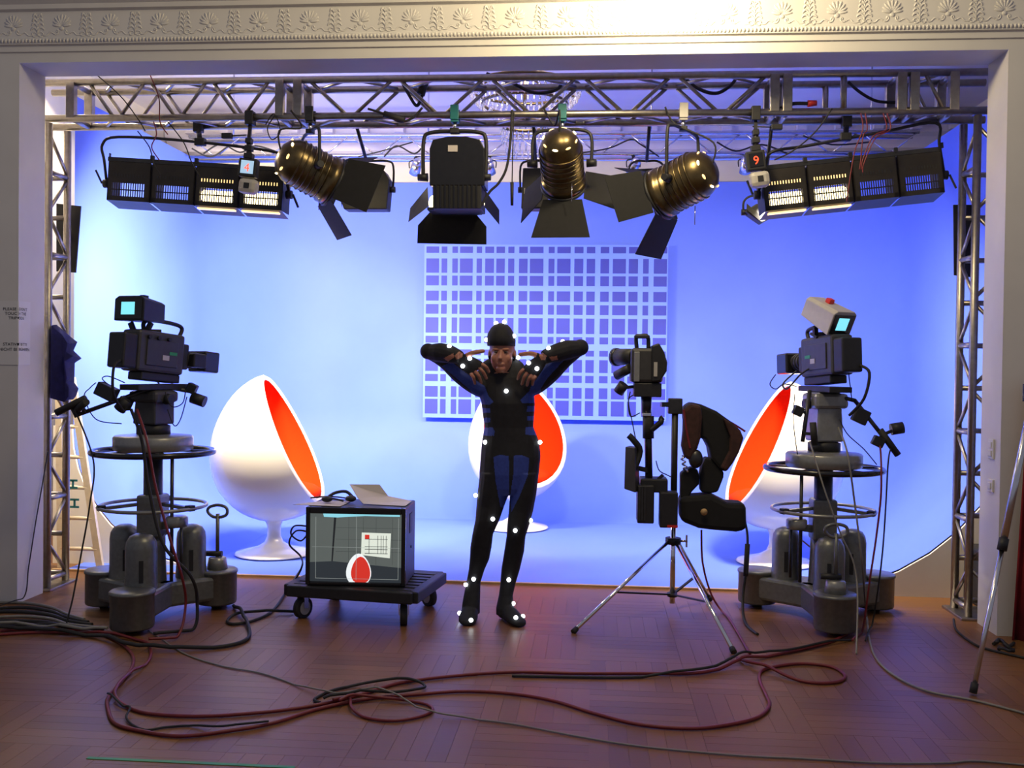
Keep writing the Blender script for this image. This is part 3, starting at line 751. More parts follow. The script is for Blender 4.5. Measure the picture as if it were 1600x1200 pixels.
# ------------------------------------------------------------------ studio pedestals
def pedestal(center, angs, label, handle_i, rod_side, Rt, zw=1.01):
    C = V(center); t = thing('camera_pedestal', label, 'camera pedestal', C, 'rolling camera pedestals')
    dirs = [V((math.cos(a), math.sin(a), 0)) for a in angs]
    # cast three-armed base
    for d in dirs:
        s_ = V((-d.y, d.x, 0))
        MB().prism([C+V((0, 0, .07))+d*.0-s_*.15, C+V((0, 0, .07))+d*(Rt)-s_*.10, C+V((0, 0, .07))+d*(Rt)+s_*.10, C+V((0, 0, .07))+s_*.15], (0, 0, .15)).build('base_arm', 'castgrey', t, bevel=.02)
    for i, d in enumerate(dirs):
        p = C+d*Rt; m = MB()
        m.lathe([(.001, .035), (.118, .035), (.122, .045), (.122, .225), (.128, .23), (.128, .243), (.118, .25), (.001, .25)], p, seg=32)
        tub = m.build('wheel_housing', 'castgrey', t)
        MB().cyl(p+V((-.03, -.0, .0385)), p+V((.03, 0, .0385)), .0375, seg=16).build('wheel', 'rubber', tub)
        MB().cyl(p+V((-.03, .06, .0385)), p+V((.03, .06, .0385)), .0375, seg=16).build('wheel', 'rubber', tub)
        m = MB(); q = C+d*.235
        m.lathe([(.098, .2), (.094, .24), (.090, .30), (.090, .46), (.084, .50), (.066, .53), (.035, .545), (.001, .548)], q, seg=28)
        dome = m.build('balance_cylinder', 'castgrey', t)
        f = V((CAM.x-q.x, CAM.y-q.y, 0)).normalized()
        MB().bar(q+f*.0905+V((0, 0, .27)), q+f*.0905+V((0, 0, .40)), .024, .008, f).build('gauge_slot', 'black', dome)
        if i == handle_i:
            m = MB(); m.lathe([(.001, .25), (.065, .25), (.055, .32), (.045, .325), (.001, .325)], p, seg=20); m.build('handle_cone', 'drumgrey', t)
            MB().cyl(p+V((0, 0, .32)), p+V((0, 0, .60)), .012).build('handle_rod', 'castgrey', t)
            MB().tube(crv([p+V((-.03, 0, .58)), p+V((-.065, 0, .61)), p+V((-.055, 0, .64)), p+V((0, 0, .655)), p+V((.055, 0, .64)), p+V((.06, 0, .60)), p+V((.025, 0, .58))], 4, True), .010, 8, True).build('loop_handle', 'castgrey', t)
            MB().cyl(p+V((-.09, 0, .345)), p+V((.03, 0, .345)), .018).build('lock_lever', 'black', t)
    # column, sleeve, rings
    MB().lathe([(.085, .2), (.075, .42), (.075, .52), (.001, .52)], C, seg=24).build('lower_column', 'castgrey', t)
    MB().box(C+V((0, 0, .62)), (.15, .15, .26)).build('sleeve', 'castgrey', t, bevel=.015)
    MB().cyl(C+V((0, 0, .5)), C+V((0, 0, zw+.02)), .057, seg=24).build('column', 'darkmetal', t)
    zr = .68
    MB().ring(C+V((0, 0, zr)), .315, .011, seg=44).build('lift_ring', 'drumgrey', t)
    for k in range(3):
        a = angs[0]+PI/3+k*2*PI/3; d = V((math.cos(a), math.sin(a), 0))
        MB().bar(C+d*.06+V((0, 0, zr+.015)), C+d*.31+V((0, 0, zr)), .03, .02).build('ring_spoke', 'castgrey', t)
        MB().box(C+d*.30+V((0, 0, zr+.004)), (.045, .045, .035), rz(a)).build('ring_clip', 'black', t, bevel=.004)
    rd = V((rod_side*.17, -.04, 0))
    MB().bar(C+V((0, 0, .55)), C+rd+V((0, 0, .575)), .05, .045).build('bracket_arm', 'castgrey', t)
    MB().lathe([(.001, .56), (.06, .56), (.065, .575), (.065, .615), (.055, .625), (.001, .625)], C+rd, seg=20).build('gear_cap', 'drumgrey', t)
    MB().cyl(C+rd+V((-rod_side*.02, -.03, .23)), C+rd+V((-rod_side*.02, -.03, zw-.02)), .011).build('steering_rod', 'darkmetal', t)
    MB().cyl(C+rd+V((rod_side*.04, -.03, .26)), C+rd+V((rod_side*.04, -.03, .57)), .009).build('steering_rod', 'darkmetal', t)
    MB().ring(C+V((0, 0, zw)), .355, .018, seg=48, ts=10).build('steering_wheel', 'blackgloss', t)
    for k in range(5):
        a = k*2*PI/5+.3; d = V((math.cos(a), math.sin(a), 0))
        MB().bar(C+d*.1+V((0, 0, zw+.005)), C+d*.35+V((0, 0, zw+.003)), .028, .012).build('wheel_spoke', 'darkmetal', t)
    MB().lathe([(r_, zw+h) for r_, h in ((.001, .01), (.225, .01), (.235, .02), (.235, .09), (.225, .10), (.12, .11), (.001, .11))], C, seg=40).build('top_drum', 'drumgrey', t)
    return t, C
LP = G(238, 962); LP.z = 0
RP = G(1283, 964); RP.z = 0
ya = R(4.7)
pedL, LC = pedestal(LP, [R(-86)+ya, R(154)+ya, R(34)+ya], 'grey three-armed camera pedestal on the left, by the monitor', 2, 1, .40, 1.01)
pedR, RC = pedestal(RP, [R(-97)+ya, R(143)+ya, R(23)+ya], 'grey three-armed camera pedestal on the right, before the egg chair', 0, -1, .43, .94)

def pan_head(C, yawd, label, tall, bars, mt='camgrey', z=1.12):
    M = Matrix.Translation(V((C.x, C.y, z))) @ Matrix.Rotation(yawd, 4, 'Z')
    t = thing('pan_head', label, 'camera head', (C.x, C.y, z), 'pan heads on the pedestals')
    MB(M).lathe([(.001, 0), (.10, 0), (.10, .05), (.075, .06), (.001, .06)], seg=24).build('turntable', 'black', t)
    q = MB(M); q.prism([(-.09, -.085, .06), (.09, -.085, .06), (.075, -.07, tall), (-.075, -.07, tall)], (0, .17, 0)); q.build('head_block', mt, t, bevel=.012)
    q = MB(M); bx(q, -.11, .11, tall*.72, tall*.98, -.10, .10); q.build('tilt_housing', mt, t, bevel=.02)
    q = MB(M); bx(q, -.075, .075, tall, tall+.035, -.20, .22); q.build('slide_plate', 'black', t, bevel=.004)
    for sg in (-1, 1):
        q = MB(M); q.cyl((sg*.10, 0, tall*.8), (sg*.145, 0, tall*.8), .035, .028); q.build('drag_knob', 'black', t)
    for a, b, grip in bars:                 # pan bars to world points
        MB().cyl(a, b, .013).build('pan_bar', 'darkmetal', t)
        for kind, p, s_ in grip:
            q_ = V(p) if kind == 'box' else (V(p)+V(s_))/2; ab = V(b)-V(a); u = max(0, min(1, (q_-V(a)).dot(ab)/ab.length_squared))
            MB().bar(q_, V(a)+ab*u, .018, .018).build('bracket', 'black', t)
            if kind == 'box': MB().box(p, s_, Matrix.Rotation(R(25), 3, 'Y')).build('control_box', 'black', t, bevel=.006)
            if kind == 'grip': MB().cyl(V(p), V(s_), .021, seg=12).build('hand_grip', 'rubber', t)
            if kind == 'knob': MB().cyl(V(p), V(s_), .036, seg=14).build('zoom_control', 'black', t)
    return t, z+tall+.035
LY = LC.y; wl = lambda px, py, dy=0: W(px, py, LY+dy)
RY = RC.y; wr = lambda px, py, dy=0: W(px, py, RY+dy)
pan_head(LC, R(-20), 'dark camera head with pan bar reaching left, on the left pedestal', .27,
  [(wl(232, 608, -.1), wl(116, 650, -.22), [('box', wl(167, 612, -.2), (.12, .07, .08)), ('grip', wl(118, 642, -.22), wl(135, 628, -.3)), ('grip', wl(88, 645, -.25), wl(134, 622, -.24)), ('box', wl(196, 630, -.15), (.07, .06, .07)), ('knob', wl(186, 640, -.16), wl(200, 624, -.16))]),
   (wl(255, 604, .1), wl(300, 612, .15), [('knob', wl(300, 621, .15), wl(320, 628, .15)), ('box', wl(300, 607, .15), (.06, .05, .06))])])
pan_head(RC, R(15), 'grey camera head with pan bar reaching right, on the right pedestal', .37,
  [(wr(1300, 617, -.02), wr(1336, 626, -.1), []), (wr(1335, 625, -.1), wr(1378, 680, -.2), [('grip', wr(1375, 672, -.2), wr(1403, 711, -.2)), ('knob', wr(1392, 671, -.2), wr(1411, 668, -.2)), ('box', wr(1372, 690, -.2), (.07, .05, .06)), ('box', wr(1345, 650, -.15), (.09, .06, .09))]),
   (wr(1265, 610, -.05), wr(1254, 690, -.14), [('grip', wr(1270, 660, -.16), wr(1273, 696, -.16)), ('box', wr(1247, 642, -.1), (.06, .06, .06))])], 'drumgrey', 1.053)

for nm, Y0, sets in (('left', LC.y-.18, ([(150, 598), (141, 606), (132, 620), (150, 655), (190, 662)], [(195, 598), (170, 588), (160, 592), (175, 605)], [(258, 612), (268, 635), (285, 630), (290, 610)], [(262, 640), (272, 665), (282, 655), (292, 620)])), ('right', RC.y-.16, ([(1242, 615), (1240, 660), (1246, 710)], [(1308, 545), (1322, 560), (1328, 600), (1331, 625)], [(1312, 655), (1324, 678), (1350, 702), (1370, 726)], [(1212, 585), (1203, 600), (1212, 608), (1225, 600), (1245, 604)]))):
    for k, P in enumerate(sets):
        o = MB().tube(crv([W(x, y, Y0) for x, y in P], 6), .0035, 5).build('cable', 'rubber')
        tag(o, ('first', 'second', 'third', 'lowest')[k]+' thin wire looped around the '+nm+' camera head', 'cable', 'cables of the set')
# broadcast cameras (local frame: lens looks along +y)
def broadcast(C, z, yawd, tiltd, label, vf, vf_m, vf_s, vfoff, grey):
    base = V((C.x, C.y, z))
    M = Matrix.Translation(base) @ Matrix.Rotation(yawd, 4, 'Z') @ Matrix.Rotation(tiltd, 4, 'X')
    t = thing('studio_camera', label, 'video camera', base, 'broadcast cameras on the pedestals')
    def b(n, m_, *a, bev=.008, par=None):
        q = MB(M); bx(q, *a); return q.build(n, m_, par or t, bevel=bev)
    b('mount_wedge', 'black', -.06, .06, 0, .05, -.15, .15)
    body = b('body', grey, -.075, .075, .05, .30, -.20, .16, bev=.018)
    b('rear_adapter', 'black', -.07, .07, .06, .27, -.30, -.20, bev=.012)
    b('side_panel', 'camgrey', -.083, -.074, .09, .25, -.14, .10, bev=.004); b('side_panel', 'camgrey', .074, .083, .09, .25, -.14, .10, bev=.004)
    for sg in (-1, 1):
        b('label_patch', 'palegrey', sg*.0845-.001, sg*.0845+.001, .13, .16, -.02, .03, bev=0); b('label_patch', 'greentape', sg*.0845-.001, sg*.0845+.001, .165, .185, .03, .09, bev=0)
    b('front_block', 'black', -.06, .06, .09, .25, .16, .21, bev=.01)
    q = MB(M); q.cyl((0, .21, .16), (0, .33, .16), .048, .05, 20); q.build('lens_barrel', 'black', t)
    for k in range(3): q = MB(M); q.ring((0, .235+.035*k, .16), .051, .005, (0, 1, 0), 20, 6); q.build('focus_ring', 'rubber', t)
    b('lens_hood', 'blackgloss', -.075, .075, .09, .225, .33, .46, bev=.012)
    q = MB(M); q.cyl((0, .455, .157), (0, .463, .157), .058, seg=20); q.build('front_glass', 'lens', t)
    b('lens_servo', 'black', .045, .095, .11, .20, .22, .33, bev=.01)
    q = MB(M); q.tube(crv([(0, -.10, .29), (0, -.11, .345), (0, -.05, .37), (0, .12, .37), (0, .19, .35), (0, .17, .29)], 5), .013, 8); q.build('carry_handle', 'black', t)
    for y in (-.13, -.06, .02): q = MB(M); q.cyl((.078, y, .26), (.095, y, .26), .012, seg=10); q.build('dial', 'black', t)
    q = MB(M); q.tube(crv([(.05, -.30, .1), (.07, -.36, .05), (.05, -.33, -.1), (.02, -.22, -.2)], 5), .009, 6); q.build('rear_cable', 'rubber', t)
    q = MB(M); q.tube(crv([(-.05, .25, .1), (-.13, .28, .02), (-.15, .20, -.02), (-.12, .10, .06), (-.085, .05, .10)], 5), .006, 6); q.build('lens_cable', 'rubber', t)
    # viewfinder
    P = vfoff; q3 = Matrix.Rotation(vf[0], 3, 'Z') @ Matrix.Rotation(vf[1], 3, 'X')
    w_, d_, h_ = vf_s
    MV = Matrix.Translation(P) @ q3.to_4x4()
    q = MB(MV); pts = [(-w_/2, -d_/2, -h_*.5), (w_/2, -d_/2, -h_*.5), (w_/2, -d_/2, h_*.38), (w_*.36, -d_/2, h_*.5), (-w_*.36, -d_/2, h_*.5), (-w_/2, -d_/2, h_*.38)]
    rear = [V(p) for p in pts]; front = [V((p[0]*.82, d_/2, p[2]*.80)) for p in pts]
    q.loft([rear, front]); q.sm = [False]*len(q.sm); vfo = q.build('viewfinder', vf_m, t, bevel=.006)
    q = MB(MV); bx(q, -w_*.44, w_*.44, -h_*.42, h_*.36, -d_/2-.004, -d_/2); q.build('screen_hood', 'blackgloss', vfo)
    q = MB(MV); bx(q, -w_*.24, w_*.20, -h_*.26, h_*.24, -d_/2-.007, -d_/2-.003); q.build('viewfinder_screen', 'screencyan', vfo)
    q = MB(MV); bx(q, -.02, .02, h_*.44, h_*.5+.02, 0, .04); q.build('tally_lamp', 'redpaint' if vf_m == 'palegrey' else 'black', vfo, bevel=.004)
    top = M @ V((0, .02, .30))
    for sg in (-1, 1): q = MB(MV); q.bar((sg*w_*.35, 0, -h_*.5), (sg*w_*.2, 0, -h_*.5-.06), .02, .03); q.build('viewfinder_arm', 'black', vfo)
    MB().bar(MV @ V((0, 0, -h_*.5-.06)), top, .045, .045).build('viewfinder_post', 'black', t, bevel=.005)
    q = MB(MV); bx(q, -w_*.3, w_*.3, -h_*.5-.07, -h_*.5-.055, -.03, .03); q.build('viewfinder_bracket', 'black', vfo)
    return t
broadcast(LC, 1.441, R(-24), R(-5), 'dark broadcast camera with black viewfinder, lens to the right', (R(-12), R(-4)), 'black', (.21, .23, .15), W(221, 485, LC.y-.05), 'camgrey')
broadcast(RC, 1.471, R(20), R(-4), 'broadcast camera with pale grey viewfinder, lens to the left', (R(32), R(26)), 'palegrey', (.19, .28, .16), W(1293, 492, RC.y-.05), 'camgrey')

# ------------------------------------------------------------------ stabiliser rig on its stand
TC = G(1050, 957); TC.z = 0
feet = [G(895, 991), G(1147, 1023), G(1110, 940)]
t = thing('light_stand', 'chrome tripod stand carrying the camera stabiliser', 'tripod stand', TC)
hub = TC+V((0, 0, .46))
MB().cyl(TC+V((0, 0, .06)), TC+V((0, 0, .62)), .017, seg=14).build('lower_pole', 'chrome', t)
MB().cyl(TC+V((0, 0, .60)), TC+V((0, 0, 1.32)), .021, seg=14).build('upper_pole', 'black', t)
MB().cyl(hub+V((0, 0, -.02)), hub+V((0, 0, .02)), .05, seg=18).build('leg_collar', 'black', t)
MB().cyl(hub+V((.04, 0, 0)), hub+V((.09, 0, 0)), .008).build('lock_screw', 'steel', t)
MB().bar(hub+V((.085, 0, -.04)), hub+V((.085, 0, .04)), .012, .012).build('lock_bar', 'steel', t)
low = TC+V((0, 0, .115)); MB().cyl(low-V((0, 0, .012)), low+V((0, 0, .012)), .032, seg=14).build('brace_collar', 'black', t)
for f in feet:
    d = (f-TC); d.z = 0; a = hub+d.normalized()*.04; e = V((f.x, f.y, .012))
    lg = MB().cyl(a, e, .0115, seg=10).build('leg', 'chrome', t)
    MB().cyl(e+(a-e).normalized()*.035, e, .017, seg=10).build('rubber_foot', 'rubber', lg)
    mid = a.lerp(e, .58); MB().bar(low, mid, .016, .01).build('brace', 'black', t)
MB().box(TC+V((0, 0, 1.32)), (.09, .06, .10)).build('docking_bracket', 'darkmetal', t, bevel=.006)
MB().bar(TC+V((0, 0, 1.33)), TC+V((-.09, -.02, 1.33)), .04, .03).build('docking_arm', 'darkmetal', t)

SY = TC.y-.03; sw = lambda px, py, dy=0: W(px, py, SY+dy)
t = thing('stabiliser_rig', 'black handheld stabiliser with video camera, docked on the chrome stand', 'camera rig', (sw(1012, 815).x, SY, sw(1012, 818).z))
def pb(n, m_, px0, py0, px1, py1, y0, y1, bev=.008, par=None):
    a = sw(px0, py0); b_ = sw(px1, py1); q = MB(); bx(q, a.x, b_.x, b_.z, a.z, SY+y0, SY+y1); return q.build(n, m_, par or t, bevel=bev)
cb = pb('camera_body', 'camgrey', 985, 544, 1034, 598, -.10, .16, .02)
MB().prism([sw(1018, 540, -.12), sw(1030, 536, -.12), sw(1038, 550, -.12), sw(1043, 566, -.12), sw(1042, 580, -.12), sw(1032, 596, -.12), sw(1018, 597, -.12)], (0, .18, 0)).build('battery_pack', 'black', t, bevel=.01)
pb('side_stripe', 'palegrey', 1020, 566, 1025, 588, -.126, -.12, 0, cb); pb('side_plate', 'drumgrey', 990, 550, 998, 596, -.108, -.10, .003, cb)
MB().cyl(sw(992, 557, -.02), sw(965, 558, .10), .05, .055, 20).build('lens_barrel', 'black', t)
MB().cyl(sw(966, 558, .098), sw(961, 558, .118), .058, .06, 20).build('lens_hood', 'blackgloss', t)
MB().cyl(sw(985, 575, -.05), sw(963, 587, .02), .03, .03, 14).build('lens_motor', 'black', t)
MB().tube(crv([sw(995, 545), sw(994, 527), sw(1000, 525), sw(1012, 526), sw(1013, 545)], 4), .013, 8).build('carry_handle', 'black', t)
pb('top_shoe', 'black', 991, 524, 1015, 529, -.03, .03, .003)
MB().cyl(sw(975, 600, -.06), sw(966, 613, -.04), .034, .034, 14).build('wireless_receiver', 'black', t)
MB().bar(sw(970, 606, -.05), sw(994, 604, -.03), .02, .02).build('receiver_arm', 'black', t); MB().bar(sw(968, 584, .0), sw(990, 578, -.02), .02, .02).build('motor_bracket', 'black', t)
pb('camera_plate', 'black', 990, 598, 1032, 620, -.1, .12, .006)
MB().cyl(sw(1010, 615), sw(1010, 650), .035, .03, 16).build('gimbal_stage', 'darkmetal', t)
pb('stage_screw', 'steel', 1003, 645, 1016, 650, -.04, .04, .003)
MB().cyl(sw(1012, 640), sw(1014, 755), .024, seg=16).build('centre_post', 'blackgloss', t)
MB().cyl(sw(1013, 650), sw(1013, 685), .036, seg=16).build('gimbal_grip', 'rubber', t)
MB().tube(crv([sw(1018, 672, -.03), sw(1032, 660, -.05), sw(1033, 655, -.04), sw(1036, 652, -.04)], 5), .018, 8).build('gimbal_yoke', 'black', t)
mo = MB().prism([sw(977, 698, -.1), sw(992, 700, -.14), sw(993, 770, -.14), sw(975, 764, -.1)], (.03, .10, 0)).build('monitor', 'camgrey', t, bevel=.004)
MB().bar(sw(990, 730, -.06), sw(1013, 735), .03, .03).build('monitor_arm', 'black', t)
MB().tube(crv([sw(982, 680, -.1), sw(990, 688, -.1), sw(1000, 705, -.08), sw(990, 735, -.1)], 4), .02, 8).build('monitor_handle', 'black', t)
pb('electronics_box', 'black', 1000, 746, 1042, 768, -.08, .1)
eb = pb('battery_case', 'black', 995, 755, 1020, 814, -.12, .06)
for k in range(3): pb('case_fin', 'darkmetal', 997+4*k, 758, 999+4*k, 809, -.127, -.118, 0, eb)
pb('battery_case', 'black', 1029, 765, 1056, 820, -.14, -.022)
pb('red_label', 'redpaint', 1040, 815, 1056, 819, -.145, -.138, 0)
MB().bar(sw(1020, 757, -.03), sw(1036, 742, -.05), .02, .02).build('release_lever', 'black', t)
for pts in ([(985, 612), (982, 630), (988, 660), (993, 685)], [(990, 617), (982, 625), (985, 650), (1000, 645)], [(1025, 720), (1030, 735), (1042, 742), (1048, 745)]):
    MB().tube(crv([sw(x, y, -.05) for x, y in pts], 5), .004, 6).build('thin_cable', 'rubber', t)

VY = TC.y+.02; vw = lambda px, py, dy=0: W(px, py, VY+dy)
t = thing('harness_vest', 'black padded harness vest with brown straps hanging on the chrome stand', 'harness', (vw(1110, 800).x, VY, vw(1110, 832).z))
def z3(P): return [(880+x/4, 500+y/4) for x, y in P]
def pad(n, P, y0, y1, m_, bev=.02):
    return MB().prism([vw(x, y, y0) for x, y in P], (0, y1-y0, 0)).build(n, m_, t, bevel=bev)
pad('shoulder_pad', z3([(755, 548), (800, 515), (870, 530), (960, 570), (1050, 635), (1110, 690), (1130, 740), (1100, 830), (1060, 900), (1020, 955), (975, 930), (925, 870), (912, 800), (885, 750), (850, 735), (820, 690), (760, 640)]), -.07, .13, 'blackmatte')
pad('back_pad', z3([(1000, 612), (1050, 640), (1108, 690), (1128, 738), (1100, 825), (1055, 905), (1020, 948), (985, 925), (1040, 820), (1045, 730)]), -.11, -.06, 'brownpad', .012)
pad('chest_pad', z3([(755, 560), (800, 522), (862, 535), (872, 610), (862, 735), (842, 800), (800, 880), (762, 865), (742, 790), (752, 700)]), -.13, -.02, 'brownpad')
pad('spine_plate', z3([(868, 905), (890, 860), (935, 868), (1005, 950), (1003, 985), (968, 1075), (925, 1085), (862, 1078), (855, 985)]), -.05, .08, 'blackmatte', .012)
pad('side_pad', z3([(735, 960), (800, 920), (842, 935), (852, 985), (848, 1030), (805, 1075), (785, 1115), (735, 1120)]), -.06, .05, 'blackmatte', .012)
pad('waist_belt', [(880+x/4, 740+y/4) for x, y in [(730, 150), (790, 145), (930, 135), (1030, 185), (1145, 190), (1150, 355), (1085, 368), (930, 355), (850, 345), (735, 300)]], -.11, .10, 'blackmatte', .03)
for pts in ([(1068, 640), (1072, 670), (1078, 700)], [(1142, 660), (1155, 668), (1164, 674)]): MB().strap(crv([vw(x, y, -.12 if x < 1100 else 0) for x, y in pts], 5), .03, .012, (0, 1, 0)).build('red_strap', 'cablered', t)
MB().ell(vw(1087, 717, -.1), (.045, .04, .06)).build('arm_socket', 'darkmetal', t)
MB().tube([vw(1066+8*math.sin(k*1.1)*.4+k*.3, 712+k*1.3, -.07+.02*math.cos(k*1.1)) for k in range(20)], .006, 6).build('spring', 'steel', t)
MB().lathe([(.001, -.004), (.02, -.003), (.022, 0), (.001, .002)], vw(1100, 800, -.14), (0, -1, 0), 16).build('yellow_badge', 'wood', t)
MB().strap(crv([vw(1164, 815, -.05), vw(1167, 830, -.06), vw(1168, 850, -.07), vw(1166, 895, -.08)], 5), .03, .012, (0, 1, 0)).build('hanging_strap', 'black', t)
MB().cyl(vw(1168, 850, -.07), vw(1165, 900, -.08), .016).build('strap_sleeve', 'rubber', t)
MB().tube(crv([vw(1165, 900, -.08), vw(1161, 928, -.09), G(1161, 958, .05), G(1166, 975, .014), G(1174, 984, .012), G(1184, 991, .012)], 6), .009, 6).build('strap_tail', 'rubber', t)
MB().bar(TC+V((.062, .01, 1.30)), vw(1080, 648, 0), .04, .02).build('hanging_hook', 'darkmetal', t)

# ------------------------------------------------------------------ monitor on its dolly
fl = G(478, 966); fr_ = G(643, 978)
t = thing('wheeled_dolly', 'low black four-wheeled dolly under the picture monitor', 'dolly', V(((fl.x+fr_.x)/2, (fl.y+fr_.y)/2+.25, 0)))
dz0, dz1 = .145, .215
ang = R(-8)
DC = t.location.copy(); MD = Matrix.Translation(DC) @ Matrix.Rotation(ang, 4, 'Z')
hx, hy = .40, .30
for sy in (-1, 1): q = MB(MD); bx(q, -hx, hx, dz0, dz1, sy*hy-.03, sy*hy+.03); q.build('frame_rail', 'black', t, bevel=.008)
for sx in (-1, 1): q = MB(MD); bx(q, sx*hx-.03, sx*hx+.03, dz0, dz1, -hy, hy); q.build('frame_rail', 'black', t, bevel=.008)
for k in range(7):
    y = -hy+.06+k*.08; q = MB(MD); bx(q, -hx+.02, hx-.02, dz1-.02, dz1+.002, y-.026, y+.026); q.build('deck_slat', 'black', t, bevel=.004)
for sx in (-1, 1):
    for sy in (-1, 1):
        c = V((sx*(hx-.075), sy*(hy-.05), .066)); a = .35*sx if sy < 0 else .9
        d = V((math.cos(a), math.sin(a), 0))
        q = MB(MD); q.cyl(c-d*.02, c+d*.02, .064, seg=22); wv = q.build('caster_wheel', 'rubber', t)
        q = MB(MD); q.cyl(c-d*.023, c+d*.023, .042, seg=18); q.build('wheel_hub', 'palegrey', wv)
        for e in (-1, 1): q = MB(MD); q.bar(c+d*e*.028, c+d*e*.028+V((0, 0, .085)), .035, .006, d); q.build('fork_plate', 'steel', t)
MW = W(481, 811, 5.8)
mx0, mx1 = -.335, .285
q0 = MD.inverted() @ G(560, 940, dz1)
t = thing('picture_monitor', 'boxy black picture monitor showing a red egg chair in a grey room', 'monitor', MD @ V((-.03, 0, dz1+.004)))
MM = Matrix.Translation(t.location) @ Matrix.Rotation(R(2), 4, 'Z')
w_, h_, d_ = .61, .475, .40; yf = -.26
def mb(n, m_, *a, bev=.006, par=None, lab=None): q = MB(MM); bx(q, *a); return q.build(n, m_, par or t, bevel=bev, label=lab)
mb('cabinet', 'camgrey', -w_/2, w_/2, 0, h_, yf+.03, yf+d_, bev=.008)
bt = .026
mb('bezel', 'blackgloss', -w_/2, -w_/2+bt, 0, h_, yf, yf+.03); mb('bezel', 'blackgloss', w_/2-bt, w_/2, 0, h_, yf, yf+.03)
mb('bezel', 'blackgloss', -w_/2+bt, w_/2-bt, h_-.04, h_, yf, yf+.03); mb('bezel', 'blackgloss', -w_/2+bt, w_/2-bt, 0, .022, yf, yf+.03)
mb('side_handle', 'black', w_/2, w_/2+.004, .30, .42, -.1, .0); mb('side_handle', 'black', -w_/2-.004, -w_/2, .30, .42, -.1, .0)
mb('side_screw', 'black', w_/2, w_/2+.006, .2, .215, -.05, -.035, bev=0)
sx0, sx1, sz0, sz1 = -w_/2+bt, w_/2-bt, .022, h_-.04
ys = yf+.014
sc = mb('screen', 'scr_wall', sx0, sx1, sz0, sz1, ys, ys+.012, bev=0, lab='lit screen with a grey room, a red egg chair and cross lines')
def sp(n, m_, pts, lay):                  # flat picture element on the screen, in 0..1 screen coordinates
    q = MB(MM); P = [V((sx0+(sx1-sx0)*x, ys-.0006*lay, sz1+(sz0-sz1)*y)) for x, y in pts]; q.add(P, [list(range(len(P)))]); return q.build(n, m_, sc)
def rc(a, b, c, d): return [(a, b), (c, b), (c, d), (a, d)]
sp('picture_floor', 'scr_floor', [(0, .72), (.25, .70), (1, .78), (1, 1), (0, 1)], 1)
sp('picture_corner', 'scr_dark', [(.26, .05), (.285, .05), (.25, .70), (.235, .70)], 1)
for y in (.2, .37, .55): sp('picture_joint', 'scr_tile', rc(.28, y, 1, y+.006), 1)
for x in (.42, .58, .72, .90): sp('picture_joint', 'scr_tile', rc(x, .05, x+.005, .74), 1)
sp('picture_canvas', 'scr_white', [(.565, .27), (.885, .275), (.875, .64), (.56, .60)], 2)
sp('picture_patch', 'scr_red', rc(.60, .30, .65, .36), 3)
for y in (.36, .47, .51, .57): sp('picture_stroke', 'scr_dark', rc(.60, y, .85, y+.008), 3)
for x in (.645, .74, .775, .80, .83): sp('picture_stroke', 'scr_dark', rc(x, .31, x+.005, .58), 3)
def eg(cx, cy, rx, ry, n=26): return [(cx+rx*math.sin(2*PI*k/n)*(1-.22*math.cos(2*PI*k/n)), cy-ry*math.cos(2*PI*k/n)) for k in range(n)]
sp('picture_chair_shell', 'scr_gloss', [(x, min(y, 1)) for x, y in eg(.535, .82, .135, .24)], 2)
sp('picture_chair_lining', 'scr_red', [(x, min(y, 1)) for x, y in eg(.557, .83, .103, .205)], 3)
sp('cross_line', 'scr_line', rc(.505, .03, .509, .97), 4); sp('cross_line', 'scr_line', rc(.02, .49, .98, .494), 4)
for r4 in (rc(.06, .05, .064, .95), rc(.965, .05, .969, .95), rc(.06, .95, .969, .955)): sp('frame_line', 'scr_line', r4, 4)
sp('picture_top_light', 'scr_cyan', [(.14, .0), (.98, .0), (.98, .03), (.6, .025), (.3, .055), (.15, .05)], 3)
ztop = h_
# things lying on the monitor
def sheet(pts, lab, bend):
    q = MB(MM); q.add([V(p) for p in pts], bend); o = q.build('paper_sheet', 'paper', None, solid=.002); return tag(o, lab, 'paper', 'papers on the monitor')
sheet([(-.40, -.20, ztop+.004), (-.10, -.24, ztop+.004), (-.08, -.02, ztop+.004), (-.24, .0, ztop+.004)], 'flat paper sheet hanging over the left edge of the monitor', [[0, 1, 2, 3]])
sheet([(.02, -.12, ztop+.005), (.29, -.18, ztop+.005), (.30, .02, ztop+.01), (.14, .08, ztop+.03), (.08, .10, ztop+.10), (-.11, .08, ztop+.10), (-.03, -.05, ztop+.03)], 'curled paper sheet standing up on the right of the monitor top', [[0, 1, 2, 3], [0, 3, 6], [3, 4, 5, 6]])
ztop = h_+.008; HX = MM; MM = MM @ Matrix.Translation((-.06, 0, 0))
t = thing('headset', 'small black headset lying between the papers on the monitor', 'headset', MM @ V((-.08, -.08, ztop)))
q = MB(MM); q.tube(crv([(-.16, -.1, ztop+.02), (-.12, -.04, ztop+.05), (-.05, -.03, ztop+.06), (.0, -.06, ztop+.03)], 5), .010, 6); q.build('headband', 'black', t)
for p in ((-.15, -.11, ztop+.022), (-.01, -.07, ztop+.022)): q = MB(MM); q.ell(p, (.035, .03, .02)); q.build('ear_cup', 'black', t)
q = MB(MM); q.tube(crv([(-.15, -.11, ztop+.02), (-.10, -.15, ztop+.03), (-.04, -.14, ztop+.015)], 5), .006, 6); q.build('microphone_boom', 'black', t)
q = MB(MM); q.tube(crv([(-.01, -.07, ztop+.02), (-.1, .0, ztop+.02), (-.2, .05, ztop+.015), (-.28, 0, ztop+.012)], 5), .005, 6); q.build('headset_cable', 'rubber', t)

